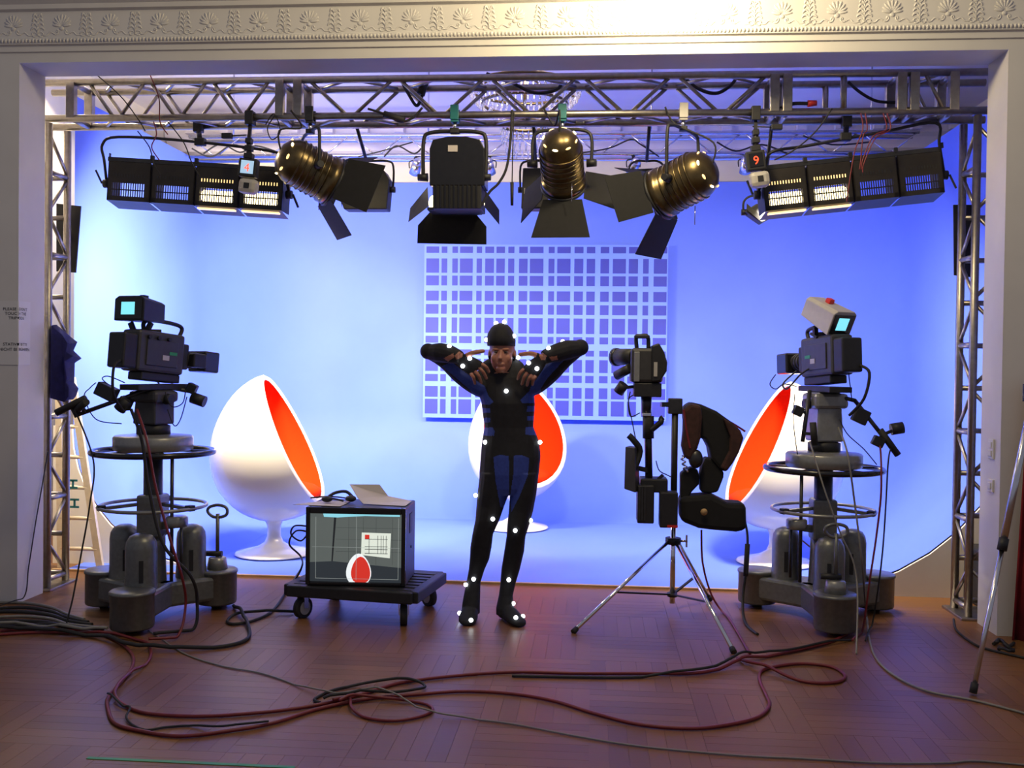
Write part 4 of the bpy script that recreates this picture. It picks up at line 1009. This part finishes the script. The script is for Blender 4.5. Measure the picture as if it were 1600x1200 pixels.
# ------------------------------------------------------------------ the person
PYp = 6.06
def pw(px, py, dy=0): return W(px, py, PYp+dy)
def ering(px0, px1, py, d, dy=0, n=20):
    a = pw(px0, py); b = pw(px1, py); c = (a+b)/2; hw = (b.x-a.x)/2
    return [V((c.x+hw*math.cos(2*PI*k/n), PYp+dy+d*math.sin(2*PI*k/n), c.z)) for k in range(n)]
B = MB()
B.loft([ering(x0, x1, y, d) for y, x0, x1, d in ((560, 764, 808, .03), (567, 753, 817, .05), (578, 747, 824, .07), (590, 745, 830, .085), (599, 745, 833, .09), (611, 746, 834, .10), (630, 752, 836, .115), (651, 754.5, 834.5, .11), (667, 757, 833.5, .105), (690, 753, 843, .11), (712, 751, 845, .12), (740, 749, 842, .12), (762, 749, 839, .105), (772, 756, 833, .08))])
legL = ((738, 750, 797, .105, 0), (772, 746, 795, .10, 0), (790, 744.5, 788, .09, 0), (811, 743.5, 781, .078, -.02), (833, 739, 771, .066, -.02), (855, 735, 768, .066, .0), (874, 733.5, 764, .06, .02), (892, 731.5, 756, .05, .03), (911, 728, 750, .044, .03), (926, 725, 750, .045, .02), (945, 722, 750, .05, .0), (958, 721, 750, .05, .0))
legR = ((738, 798, 842, .105, 0), (772, 797, 838, .10, 0), (798, 795, 833, .088, 0), (820, 793, 827, .076, -.02), (837, 792, 821.5, .066, -.02), (861, 788, 819, .065, 0), (890, 783, 812, .054, .02), (913, 781, 805, .045, .03), (931, 779, 801, .046, .02), (950, 775, 803, .05, .0), (960, 775, 803, .05, .0))
for lg in (legL, legR): B.loft([ering(a, b, y, d, dy) for y, a, b, d, dy in lg])
def foot(h, tpt, hw):
    h = V((h.x, h.y, 0)); tpt = V((tpt.x, tpt.y, 0)); d = (tpt-h); L = d.length; d.normalize(); s_ = V((-d.y, d.x, 0)); rings = []
    for u, wv, z1 in ((0, .55, .06), (.06, .8, .10), (.25, .85, .12), (.5, .95, .095), (.72, 1.05, .07), (.88, .95, .05), (.97, .7, .038), (1.0, .35, .026)):
        c = h+d*L*u; rings.append([c+s_*hw*wv*math.cos(2*PI*k/16)+V((0, 0, .006+(z1-.006)*(.5+.5*math.sin(2*PI*k/16)))) for k in range(16)])
    B.loft(rings)
hL = V((pw(735, 950).x, PYp+.09, 0)); foot(hL, V((pw(735, 950).x, PYp-.18, 0)), .056)
hR = V((pw(783, 950).x, PYp+.05, 0)); foot(hR, V((pw(818, 950).x, PYp-.165, 0)), .052)
# arms: upper arm out to the raised elbow, forearm folded back to the shoulder
def limb(pts, rad, flat=1.0):
    P = crv([pw(*p) for p in pts], 4); n = len(P); rr = []
    for i in range(n):
        u = i/(n-1)*(len(rad)-1); k = min(int(u), len(rad)-2); rr.append(rad[k]*(1-(u-k))+rad[k+1]*(u-k))
    B.tube(P, rr, 14, False, flat)
limb([(776, 607, 0), (750, 602, -.01), (722, 585, -.02), (697, 563, -.03), (673, 550, -.05)], [.062, .072, .064, .056, .046])
limb([(674, 551, -.05), (688, 551, -.09), (704, 554, -.13), (720, 559, -.16)], [.050, .060, .055, .038])
limb([(810, 607, 0), (834, 600, -.01), (858, 583, -.02), (880, 562, -.03), (903, 545, -.05)], [.062, .070, .064, .056, .046])
limb([(902, 545, -.05), (886, 547, -.09), (868, 552, -.13), (849, 558, -.16)], [.050, .060, .055, .038])
for e in ((669, 549), (907, 543)): B.ell(pw(*e, -.05), (.050, .050, .050))
# palms
def palm(w0, k0, k1, th=.016):
    a = pw(*w0); b = pw(*k0); c = pw(*k1); mid = (b+c)/2; d = (mid-a).normalized(); s_ = (c-b).normalized(); n_ = d.cross(s_).normalized(); rings = []
    L = (mid-a).length; hw = (c-b).length/2+.010
    for u, wv in ((-.1, .55), (.2, .75), (.55, .95), (.9, 1.0), (1.06, .9)):
        cc_ = a+d*L*u; rings.append([cc_+s_*hw*wv*math.cos(2*PI*k/14)+n_*th*math.sin(2*PI*k/14) for k in range(14)])
    B.loft(rings)
palm((718, 559, -.165), (754, 568, -.17), (736, 584, -.165)); palm((848, 559, -.165), (818, 576, -.17), (837, 588, -.165))
FING = []
def finger(pts, r0=.0115, r1=.0095):
    P = crv([pw(*p) for p in pts], 4); n = len(P); B.tube(P, [r0+(r1-r0)*i/(n-1) for i in range(n)], 9); B.ell(P[-1], (r1, r1, r1), None, 8, 6); FING.append(P[2:])
for k, tp in (((753, 569), (764, 581)), ((748, 574.5), (760, 591)), ((742, 579.5), (752, 598)), ((736, 584), (742, 599))):
    finger([(*k, -.17), ((k[0]*.5+tp[0]*.5)+1, (k[1]*.5+tp[1]*.5)-1.5, -.172), (*tp, -.135)])
for k, tp in (((818, 577), (809, 592)), ((824.5, 581.5), (815.5, 600)), ((831, 585.5), (823.5, 602)), ((837, 588.5), (832, 601))):
    finger([(*k, -.17), ((k[0]*.5+tp[0]*.5)-1, (k[1]*.5+tp[1]*.5)-1.5, -.172), (*tp, -.135)])
finger([(727, 557, -.17), (738, 551.5, -.175), (755, 548.5, -.165)], .0165, .0125); finger([(841, 556, -.17), (829, 552.5, -.175), (813, 554, -.165)], .0165, .0125)
# head and neck
hc = pw(784.5, 551, -.045); hc0 = hc
q = Matrix.Rotation(R(10), 3, 'X')
B.ell(hc+V((0, .01, .035)), (.078, .098, .10), q, 20, 14)              # skull
B.ell(hc+V((0, -.024, -.040)), (.066, .074, .082), q, 20, 14)           # face and jaw
B.ell(hc+V((0, -.072, -.098)), (.028, .026, .022))                      # chin
B.tube([pw(785, 574, 0), pw(785, 594, .0)], [.052, .058], 14)
B.tube([hc+V((0, -.088, .008)), hc+V((0, -.105, -.022)), hc+V((0, -.114, -.042))], [.009, .012, .015], 8)   # nose
for sg in (-1, 1):
    B.ell(hc+V((sg*.030, -.082, .018)), (.024, .014, .008))             # brow
    B.ell(hc+V((sg*.036, -.066, -.035)), (.026, .022, .026))             # cheek
    B.ell(hc+V((sg*.077, .008, -.012)), (.010, .022, .032))             # ear
B.ell(hc+V((0, -.094, -.068)), (.025, .010, .005)); B.ell(hc+V((0, -.092, -.077)), (.021, .010, .006))
bm_ = B.mesh('body'); tmp = bpy.data.objects.new('tmp', bm_); COL.objects.link(tmp)
rm = tmp.modifiers.new('r', 'REMESH'); rm.mode = 'VOXEL'; rm.voxel_size = .0044; rm.use_smooth_shade = True
sm = tmp.modifiers.new('s', 'SMOOTH'); sm.factor = .5; sm.iterations = 2
bpy.context.view_layer.update()
me = bpy.data.meshes.new_from_object(tmp.evaluated_get(bpy.context.evaluated_depsgraph_get()))
bpy.data.objects.remove(tmp)
me.name = 'body'; me.materials.clear()
for n in ('suitblack', 'suitblue', 'skin'): me.materials.append(MATS[n])
def inpoly(x, y, P):
    r = False; j = len(P)-1
    for i in range(len(P)):
        if (P[i][1] > y) != (P[j][1] > y) and x < (P[j][0]-P[i][0])*(y-P[i][1])/(P[j][1]-P[i][1])+P[i][0]: r = not r
        j = i
    return r
BLUE = [[(690, 572), (706, 566), (740, 592), (757, 603), (763, 618), (771, 628), (766, 632), (745, 632), (735, 610), (712, 590)],
        [(831, 600), (827, 611), (813, 625), (816, 630), (845, 630), (845, 607), (856, 590), (882, 562), (868, 562), (853, 570), (838, 593)],
        [(745, 637), (766, 638), (766, 645), (745, 645)], [(745, 653), (766, 653), (766, 660), (745, 660)], [(745, 668), (770, 668), (773, 674), (772, 681), (745, 680)],
        [(824, 634), (850, 634), (850, 643), (823, 643)], [(824, 650), (850, 650), (850, 657), (824, 657)], [(821, 668), (850, 664), (850, 681), (821, 679)],
        [(771, 714), (780, 711), (795, 712), (796, 770), (790, 795), (782, 792), (774, 750)], [(803, 712), (815, 711), (827, 716), (825, 742), (812, 775), (799, 800), (797, 775), (802, 740)]]
SKINP = [[(693, 560), (708, 552), (710, 558), (700, 565)], [(710, 556), (717, 549), (723, 552), (722, 558), (714, 562)], [(842, 554), (848, 551), (854, 556), (852, 563), (845, 562)], [(858, 558), (870, 556), (872, 562), (862, 564)]]
segs = [(P[i], P[i+1]) for P in FING for i in range(len(P)-1)]
def near_finger(p):
    for a, b in segs:
        ab = b-a; u = max(0, min(1, (p-a).dot(ab)/ab.length_squared))
        if (a+ab*u-p).length < .0175: return True
    return False
for f in me.polygons:
    c = f.center; x, y = proj(c)
    if 758 < x < 811 and 495 < y < 583 and c.y < (hc.y+.12 if y < 556 else PYp-.072) and abs(c.x-hc.x) < .09: mi = 2
    elif y < 606 and (722 < x < 768 or 805 < x < 842) and c.y < PYp-.11 and near_finger(c): mi = 2
    elif c.y < PYp-.1 and any(inpoly(x, y, P) for P in SKINP): mi = 2
    elif any(inpoly(x, y, P) for P in BLUE) and not (y < 632 and c.y < PYp-.125): mi = 1
    else: mi = 0
    f.material_index = mi; f.use_smooth = True
pr_ = thing('person', 'person in black and blue motion capture suit, elbows raised, hands on shoulders', 'person', V((pw(770, 980).x, PYp, 0)))
me.transform(Matrix.Translation(-pr_.location))
bo = bpy.data.objects.new('body', me); COL.objects.link(bo); bo.parent = pr_
# cap
capm = MB(); rings = []
for y, a, b, d, dy in ((541, 762.5, 806, .108, -.038), (532, 761, 806.5, .112, -.038), (522, 763, 804, .106, -.036), (513, 768, 799, .086, -.03), (508, 773, 794, .06, -.025), (505.5, 779, 788, .03, -.02)): rings.append(ering(a, b, y, d, dy, 24))
capm.loft(rings); capm.build('cap', 'suitblack', pr_)
for sg in (-1, 1): MB().ell(hc+V((sg*.030, -.086, .002)), (.011, .008, .006)).build('eye', 'eye', pr_)
# glowing markers sit on the surface where the line of sight meets it
bvh = BVHTree.FromPolygons([v.co+pr_.location for v in me.vertices], [list(p.vertices) for p in me.polygons])
bvc = BVHTree.FromPolygons(capm.v, capm.f)
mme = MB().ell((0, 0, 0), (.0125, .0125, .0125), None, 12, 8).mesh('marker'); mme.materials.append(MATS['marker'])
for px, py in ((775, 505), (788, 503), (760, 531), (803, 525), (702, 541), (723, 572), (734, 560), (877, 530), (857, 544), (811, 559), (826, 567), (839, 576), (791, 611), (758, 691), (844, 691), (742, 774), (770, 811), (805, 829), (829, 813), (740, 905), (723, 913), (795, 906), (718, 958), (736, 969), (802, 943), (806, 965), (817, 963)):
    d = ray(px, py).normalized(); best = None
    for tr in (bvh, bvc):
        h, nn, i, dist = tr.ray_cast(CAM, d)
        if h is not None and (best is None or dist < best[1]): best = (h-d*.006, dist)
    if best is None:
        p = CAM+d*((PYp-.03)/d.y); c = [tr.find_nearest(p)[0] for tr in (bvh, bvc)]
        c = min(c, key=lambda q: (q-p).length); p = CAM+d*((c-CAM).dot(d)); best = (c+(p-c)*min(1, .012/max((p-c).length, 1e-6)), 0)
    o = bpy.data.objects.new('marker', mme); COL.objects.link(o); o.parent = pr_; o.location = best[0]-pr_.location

# ------------------------------------------------------------------ other things at the edges
# ladder leaning in the left gap
LYY = 7.25
t = thing('ladder', 'pale aluminium ladder leaning between the left tower and the blue backdrop', 'ladder', V((W(130, 885, LYY-.1).x, LYY-.1, 0)))
a0, a1 = G(152, 893), W(112, 590, LYY); a0 = V((a0.x, LYY-.10, 0.012))
b0 = V((W(96, 893, LYY-.1).x, LYY-.10, .012)); b1 = W(92, 590, LYY)
MB().bar(a0, a1, .05, .03, (0, 1, 0)).build('rail', 'ladderalu', t); MB().bar(b0, b1, .05, .03, (0, 1, 0)).build('rail', 'ladderalu', t)
for k in range(6):
    u = .1+.16*k; MB().cyl(a0.lerp(a1, u), b0.lerp(b1, u), .016, seg=8).build('rung', 'ladderalu', t)
for k in range(2):
    u = .32+.1*k; p = b0.lerp(b1, u)*.5+a0.lerp(a1, u)*.5
    MB().box(p+V((0, -.02, 0)), (.07, .004, .016)).build('blue_mark', 'teal', t); MB().box(p+V((.0, -.02, .03)), (.016, .004, .05)).build('blue_mark', 'teal', t); MB().box(p+V((0, -.02, .055)), (.07, .004, .016)).build('blue_mark', 'teal', t)
# blue cloth on the tower
cl = [(80, 508), (95, 525), (107, 535), (103, 548), (112, 558), (103, 566), (104, 590), (100, 598), (109, 606), (107, 620), (98, 627), (80, 622)]
m = MB(); P = [W(x, y, TF-.05) for x, y in cl]; n_ = 5; rr_ = []
for j in range(n_):
    rr_.append([p+V((0, .03*j+.02*math.sin(i*2.1+j*1.3), .008*math.sin(i*1.7+j))) for i, p in enumerate(P)])
m.loft(rr_); tag(m.build('hanging_cloth', 'navycloth', None, bevel=.004), 'crumpled navy blue cloth hanging on the left truss tower', 'cloth')
# notice folded round the corner of the left pier
def fold(x, z):
    return V((x, WY-.004, z)) if x <= XL-.002 else V((XL+.004, WY+(x-XL), z))
zt_, zb_ = W(15, 470, WY).z, W(15, 570, WY).z
t = thing('paper_notice', 'white bilingual paper notice folded round the corner of the left pier', 'notice', V((XL, WY, zb_)))
m = MB(); xs = [XL-.17, XL-.003, XL+.002, XL+.13]
P = [fold(x, z) for z in (zb_, zt_) for x in xs]; P[1] = V((XL-.001, WY-.004, zb_)); P[2] = V((XL+.004, WY, zb_)); P[5] = V((XL-.001, WY-.004, zt_)); P[6] = V((XL+.004, WY, zt_))
m.add(P, [[0, 1, 5, 4], [1, 2, 6, 5], [2, 3, 7, 6]]); m.build('sheet', 'papersign', t)
for body, yy in (('PLEASE DON\'T', 485), ('TOUCH THE', 492), ('TRIPODS', 499), ('STATIVE BITTE', 540), ('NICHT BERÜHREN', 548)):
    vs, fs = text_verts(body, .0265); z = W(20, yy, WY).z; m = MB()
    P = []
    for v in vs:
        p = fold(XL-.004+v.x*1.1, z+v.y)
        P.append(p+(V((0, -.0015, 0)) if p.x < XL-.003 else V((.0015, 0, 0))))
    m.add(P, fs); m.build('printed_line', 'ink', t)
# switches on the right jamb
for yy, lab in ((700, 'tall white switch plate on the right jamb, the upper one'), (757, 'small white switch plate on the right jamb, the lower one')):
    z = 1.55-(yy-583)/F_PX*6.0; h = .12 if yy == 700 else .075
    t = thing('light_switch', lab, 'switch', V((XR-.004, WY+.12, z-h/2)))
    MB().box((XR-.006, WY+.12, z), (.012, .075, h)).build('plate', 'papersign', t, bevel=.003)
    for k in range(2 if yy == 700 else 1): MB().box((XR-.015, WY+.12, z+(k-.5)*.05*(1 if yy == 700 else 0)), (.008, .045, .035)).build('rocker', 'plaster', t, bevel=.002)
# tripod at the right border: one leg reaches into view
foot_ = G(1520, 1088); apex = foot_+V((.42, .40, 1.45))
t = thing('edge_tripod', 'silver tripod at the right border with one leg in view', 'tripod', V((apex.x, apex.y, 0)))
for k, f in enumerate((foot_, V((apex.x+.5, apex.y-.35, 0)), V((apex.x+.15, apex.y+.32, 0)))):
    f = V((f.x, f.y, .015)); mid = apex.lerp(f, .52)
    l1 = MB().cyl(apex, mid, .017, seg=10).build('upper_leg', 'steel', t); MB().cyl(mid, f, .012, seg=10).build('lower_leg', 'steel', t)
    MB().cyl(mid+(apex-mid).normalized()*.03, mid-(apex-mid).normalized()*.03, .024, seg=12).build('leg_clamp', 'black', t); MB().cyl(f+(mid-f).normalized()*.05, f, .018, seg=10).build('rubber_foot', 'rubber', t)
MB().cyl(apex-V((0, 0, .04)), apex+V((0, 0, .05)), .05).build('apex_block', 'black', t)
MB().cyl(apex, apex+V((0, 0, .3)), .015).build('centre_post', 'steel', t)
# red curtain
m = MB(); rings = []
x0c = W(1588, 900, 5.95).x
prof = [(x0c+.02*k+(.0 if k else 0), 5.98+.035*math.sin(k*1.25)) for k in range(30)]
P0 = [V((x, y, .0)) for x, y in prof]
n = len(P0); vs = [p+V((.10*(1-z/1.9) if False else 0, 0, z))+V((.045*z*(1 if i < 3 else .6), 0, 0)) for z in (0, .5, 1.0, 1.5) for i, p in enumerate(P0)]
m.add(vs, [[j*n+i, j*n+i+1, (j+1)*n+i+1, (j+1)*n+i] for j in range(3) for i in range(n-1)], True)
tag(m.build('red_curtain', 'redcloth', None, solid=.01), 'dark red cloth curtain at the right border beside the pier', 'curtain')
# green tape
a, b, c = G(160, 1200), G(175, 1188), G(420, 1200)
m = MB(); m.box(((b.x+c.x)/2, b.y, .0055), (c.x-b.x+.2, .02, .002)); tag(m.build('tape_line', 'greentape'), 'green tape line on the parquet at the lower border', 'tape')
# dark box behind the right tower
m = MB(); tag(MB().box((2.66, 6.95, .19), (.2, .3, .38)).build('equipment_case', 'black', None, bevel=.01), 'dark equipment case behind the right truss tower', 'case')

# ------------------------------------------------------------------ cables
LAID = {}
def cable(pts, r_, m_, lab, z=None, n_=6):
    zz = r_+.005
    P = crv([G(p[0], p[1], zz) if len(p) == 2 else V(p) for p in pts], 10)
    Q = [P[0]]                                   # even spacing of about 1 cm
    for a, b in zip(P, P[1:]):
        k = max(1, int((b-a).length/.010)); Q += [a.lerp(b, i/k) for i in range(1, k+1)]
    for p in Q: p.z = max(p.z, zz)
    n = len(Q); need = [0.0]*n; own = {}
    for i, p in enumerate(Q):
        if p.z > .10: continue
        cx, cy = int(p.x//.04), int(p.y//.04)
        for gx in (cx-1, cx, cx+1):
            for gy in (cy-1, cy, cy+1):
                for q, rq, k in LAID.get((gx, gy), ())+tuple(own.get((gx, gy), ())):
                    if k >= 0 and i-k < 18: continue
                    if (q.x-p.x)**2+(q.y-p.y)**2 < (r_+rq+.008)**2 and abs(q.z-p.z) < .06: need[i] = max(need[i], q.z+r_+rq+.003-p.z)
        own.setdefault((cx, cy), []).append((p, r_, i))
        p.z += need[i]
    up = [max([need[k]*(1-abs(k-i)/14) for k in range(max(0, i-13), min(n, i+14))]) for i in range(n)]
    for i in range(n): Q[i].z += up[i]-need[i]
    for i, p in enumerate(Q):
        if p.z < .16: c = (int(p.x//.04), int(p.y//.04)); LAID[c] = LAID.get(c, ())+((p, r_, -1),)
    o = MB().tube(Q, r_, 6).build('cable', m_); return tag(o, lab, 'cable', 'cables of the set')
cable([(-10, 986), (65, 983), (140, 987), (180, 1000), (205, 1020), (207, 1040), (190, 1065), (170, 1088), (168, 1105), (180, 1130), (220, 1142), (280, 1150), (350, 1143), (425, 1130), (500, 1107), (575, 1092), (650, 1085), (725, 1080), (800, 1084), (865, 1095), (930, 1115), (1000, 1132), (1080, 1138), (1140, 1132), (1185, 1120), (1202, 1102), (1197, 1085), (1187, 1062), (1192, 1047), (1225, 1039), (1260, 1037), (1300, 1042), (1320, 1055), (1310, 1065), (1275, 1067), (1235, 1060), (1200, 1047), (1170, 1037), (1152, 1028)], .0085, 'cablered', 'dark red cable making the big outer loop and a small loop on the right')
cable([(-10, 992), (90, 988), (215, 1000), (235, 1015), (230, 1035), (205, 1055), (185, 1075), (180, 1092), (200, 1105), (235, 1115), (310, 1119), (400, 1114), (475, 1105), (525, 1095), (575, 1082), (625, 1067), (700, 1057), (800, 1050), (900, 1052), (1000, 1052), (1080, 1052), (1125, 1045), (1180, 1030), (1250, 1015), (1300, 1002), (1335, 984)], .0085, 'cablered', 'dark red cable along the inner loop towards the right pedestal')
cable([(520, 1100), (545, 1096), (550, 1110), (575, 1122), (615, 1126), (655, 1120), (676, 1110), (665, 1100), (625, 1095), (565, 1096), (530, 1103)], .007, 'cablered', 'small closed loop of red cable in front of the monitor', .03)
cable([(500, 1098), (492, 1092), (525, 1077), (575, 1069), (630, 1066), (662, 1072), (655, 1082), (600, 1090), (540, 1096), (505, 1100)], .007, 'rubber', 'dark thin cable loop crossing the red cables before the monitor', .035)
cable([(800, 1056), (900, 1058), (1000, 1058), (1100, 1050), (1160, 1033), (1175, 1024), (1230, 1021), (1290, 1008), (1330, 1000)], .007, 'rubber', 'dark thin cable running beside the red cable to the right pedestal')
cable([(168, 1092), (190, 1108), (203, 1112), (198, 1125), (225, 1140), (260, 1136), (300, 1134), (350, 1140), (420, 1134)], .005, 'rubber', 'thin dark cable twisting along the bottom of the red loop', .026)
cable([(232, 985), (250, 997), (290, 1022), (345, 1040), (400, 1050), (435, 1060), (475, 1075), (520, 1087), (575, 1090), (625, 1097), (675, 1117), (725, 1122), (800, 1131), (900, 1150), (1000, 1166), (1150, 1180), (1250, 1185), (1375, 1192), (1475, 1192), (1525, 1189), (1610, 1196)], .004, 'cablegrey', 'thin grey cable crossing the whole floor diagonally', .03)
cable([W(1310, 668, RC.y-.1), W(1324, 708, RC.y-.42), W(1336, 790, RC.y-.44), W(1347, 880, RC.y-.46), G(1354, 965, .01), G(1358, 998, .01), (1370, 1030), (1400, 1057), (1450, 1080), (1525, 1095), (1610, 1117)], .006, 'cablegrey', 'grey cable from the right pedestal to the right border')
cable([(470, 890, ), (447, 925), (425, 955), (395, 970), (365, 975), (355, 970), (370, 960), (415, 959), (460, 957)], .009, 'rubber', 'black cable curling between left pedestal and dolly')
cable([(365, 946), (380, 965), (390, 988), (380, 1002), (340, 1011), (270, 1014), (200, 1011), (165, 998), (100, 990), (-10, 984)], .011, 'rubber', 'thick black cable sweeping in front of the left pedestal')
for k in range(7):
    y0 = 930+7*k; cable([(-12, y0+14+random.uniform(-3, 3)), (40, y0+12), (80, 949+6*k), (106, 960+5*k), (132+6*k, 968+4*k)], .009+.001*(k % 3), 'rubber' if k % 3 else 'cablegrey', ('topmost', 'second', 'third', 'middle', 'fifth', 'sixth', 'lowest')[k]+' cable of the dark floor bundle by the left pier, counted from the wall', .014+.012*(k % 2))
cable([V((-3.648, 6.40, .95)), V((-3.648, 6.34, .75)), V((-3.648, 6.26, .5)), V((-3.648, 6.18, .22)), V((-3.64, 6.10, .012)), V((-3.72, 5.9, .010))], .004, 'rubber', 'thin cable running down the left pier')
cable([W(117, 640, LC.y-.25), W(146, 720, LC.y-.30), W(140, 790, LC.y-.34), W(126, 870, LC.y-.36), G(104, 985, .012)], .005, 'rubber', 'thin cable hanging from the left pan bar')
cable([W(205, 640, LC.y-.25), W(222, 690, LC.y-.40), W(232, 760, LC.y-.40), W(255, 850, LC.y-.42), W(298, 900, LC.y-.38), W(308, 940, LC.y-.3), G(300, 985, .012), (240, 993)], .010, 'rubber', 'black cable loop hanging down the front of the left pedestal')
cable([W(214, 640, LC.y-.28), W(230, 690, LC.y-.45), W(243, 760, LC.y-.45), W(268, 850, LC.y-.48), W(284, 900, LC.y-.46), W(290, 945, LC.y-.40), G(276, 998, .012), (232, 1004)], .008, 'cablered', 'dark red cable hanging down the front of the left pedestal')
cable([W(1374, 694, RC.y-.20), W(1376, 706, RC.y-.26), W(1377, 740, RC.y-.34), W(1376, 780, RC.y-.36), W(1369, 840, RC.y-.38), W(1360, 900, RC.y-.40), G(1347, 988, .012), (1332, 1004)], .006, 'cablered', 'dark red cable hanging from the right pan bar')
cable([W(1393, 698, RC.y-.20), W(1388, 720, RC.y-.25), W(1384, 790, RC.y-.28), W(1380, 850, RC.y-.31), W(1374, 905, RC.y-.34), G(1362, 982, .012), (1352, 1004)], .005, 'rubber', 'black cable hanging from the right pan bar')
cable([W(1265, 690, RC.y-.26), W(1273, 715, RC.y-.41), W(1290, 770, RC.y-.52), W(1314, 835, RC.y-.55), W(1334, 880, RC.y-.56), W(1340, 930, RC.y-.62), G(1338, 1022, .012)], .005, 'cablegrey', 'thin grey cable slanting down the right pedestal')
cable([vw(1096, 828), vw(1098, 880), vw(1112, 930, .02), vw(1135, 965, -.1), G(1172, 1022, .012)], .007, 'cablered', 'dark red cable hanging below the harness vest')
cable([G(1490, 968, .01), (1495, 985), (1520, 1005), (1545, 1015), (1610, 1030)], .007, 'rubber', 'black cable from the right tower past the pier')
for k in range(4): cable([(1552+3*k, 1006+3*k), (1562, 1000+5*k), (1575, 1009+4*k), (1584, 1005+5*k)], .009, 'rubber', ('first', 'second', 'third', 'nearest')[k]+' cable of the black heap beside the red curtain, counted from the wall', .014+.01*(k % 2))
# looped lead at the back of the monitor
cable([W(480, 822, DC.y+.1), W(460, 822, DC.y+.1), W(455, 835, DC.y+.1), W(470, 845, DC.y+.1), W(480, 832, DC.y+.1), W(462, 830, DC.y+.1), W(452, 850, DC.y+.1), W(470, 870, DC.y+.1), W(470, 890, DC.y-.1), G(446, 930, .012)], .006, 'rubber', 'black lead looped behind the monitor')
def hang(pts, Y, r_, m_, lab): 
    o = MB().tube(crv([W(x, y, Y) for x, y in pts], 6), r_, 6).build('cable', m_); return tag(o, lab, 'cable', 'cables of the set')
HC = TF-.03
hang([(800, 172), (798, 215), (792, 260), (780, 285), (765, 300), (752, 322)], HC, .009, 'rubber', 'thick black lead from the truss to the square studio light')
def plug(o, a, b, Y, r_, m_): MB().cyl(W(*a, Y), W(*b, Y), r_, r_*.8, 10).build('plug', m_, o)
plug(hang([(803, 176), (801, 240), (800, 290)], HC, .004, 'rubber', 'thin lead ending in a plug beside the middle lanterns'), (800, 285), (800, 321), HC, .012, 'rubber')
plug(hang([(575, 170), (600, 178), (625, 190), (645, 184), (660, 168)], HC-.01, .008, 'rubber', 'black lead with thick coupling looped over the truss left of centre'), (600, 178), (632, 188), HC-.012, .022, 'rubber')
plug(hang([(625, 122), (640, 150), (652, 165), (662, 142), (668, 120)], TB_-.06, .012, 'rubber', 'black cable and plug hanging inside the truss left of centre'), (657, 148), (666, 124), TB_-.06, .03, 'rubber')
hang([(760, 115), (800, 130), (835, 145), (870, 140), (880, 122)], TB_-.05, .012, 'rubber', 'black cable sagging before the chandelier')
hang([(1065, 118), (1090, 138), (1118, 146), (1140, 135), (1152, 120)], TB_-.05, .012, 'rubber', 'black cable sagging in the right half of the truss')
hang([(1325, 128), (1345, 145), (1370, 158), (1400, 160)], TB_-.05, .010, 'rubber', 'black cable sagging right of the red plug')
plug(hang([(1205, 172), (1225, 168), (1240, 162), (1268, 162)], TF+.02, .012, 'rubber', 'black lead with bright red plug lying on the right of the truss'), (1262, 162), (1276, 161), TF+.02, .022, 'redpaint')
for k, (a, b) in enumerate((((150, 116), (215, 185)), ((235, 118), (250, 190)), ((215, 205), (240, 255)), ((240, 190), (237, 230)), ((262, 190), (300, 255)))):
    hang([a, ((a[0]+b[0])/2+6, (a[1]+b[1])/2), b, (b[0]+12, b[1]+20)], HC, .004, 'cablered' if k % 2 else 'rubber', ('black lead slanting inside the truss by the left tower', 'red lead dropping from the truss above the left flood bank', 'black lead behind the yoke of the left flood bank', 'red lead touching the yoke of the left flood bank', 'black lead slanting down to the left flood bank')[k])
for k, (a, b) in enumerate((((1345, 177), (1325, 300)), ((1352, 177), (1345, 250)), ((1380, 177), (1348, 250)), ((1386, 177), (1350, 255)))):
    hang([a, (a[0]+(3 if k < 2 else 5), a[1]+25), ((a[0]+b[0])/2, (a[1]+b[1])/2), b, (b[0]-2, b[1]+15)], HC, .004, 'cablered', ('long red lead falling across the right flood bank', 'red lead left of the centre of the right flood bank', 'red lead bowing over the right flood bank', 'red lead furthest right over the flood bank')[k])
hang([(1300, 170), (1275, 205), (1240, 235), (1210, 250)], HC-.02, .005, 'rubber', 'black lead slanting to the red digit display')
hang([(430, 180), (418, 200), (425, 218), (438, 205), (428, 178), (415, 195)], HC, .004, 'rubber', 'thin black lead loop beside the pale display')
hang([(560, 245), (600, 235), (645, 222)], 9.27, .006, 'rubber', 'thin lead along the far rigging on the left')
hang([(900, 240), (950, 232), (985, 218), (1000, 225), (1030, 245)], 9.27, .007, 'rubber', 'thin lead along the far rigging on the right')

for k, (P, lab) in enumerate((([(318, 240), (345, 225), (375, 238), (400, 228), (440, 240)], 'tangled lead on the far rigging above the left flood bank'), ([(300, 232), (330, 245), (365, 226), (395, 244)], 'second tangled lead on the far rigging above the left flood bank'), ([(600, 245), (620, 228), (648, 240), (665, 222)], 'short tangled lead beside the can light left of centre'), ([(1120, 222), (1150, 236), (1190, 226), (1230, 240)], 'tangled lead on the far rigging behind the red digit display'), ([(1255, 212), (1300, 226), (1360, 222)], 'lead on the far rigging behind the right yoke bar'))):
    hang(P, 9.22-.03*k, .008, 'rubber', lab)
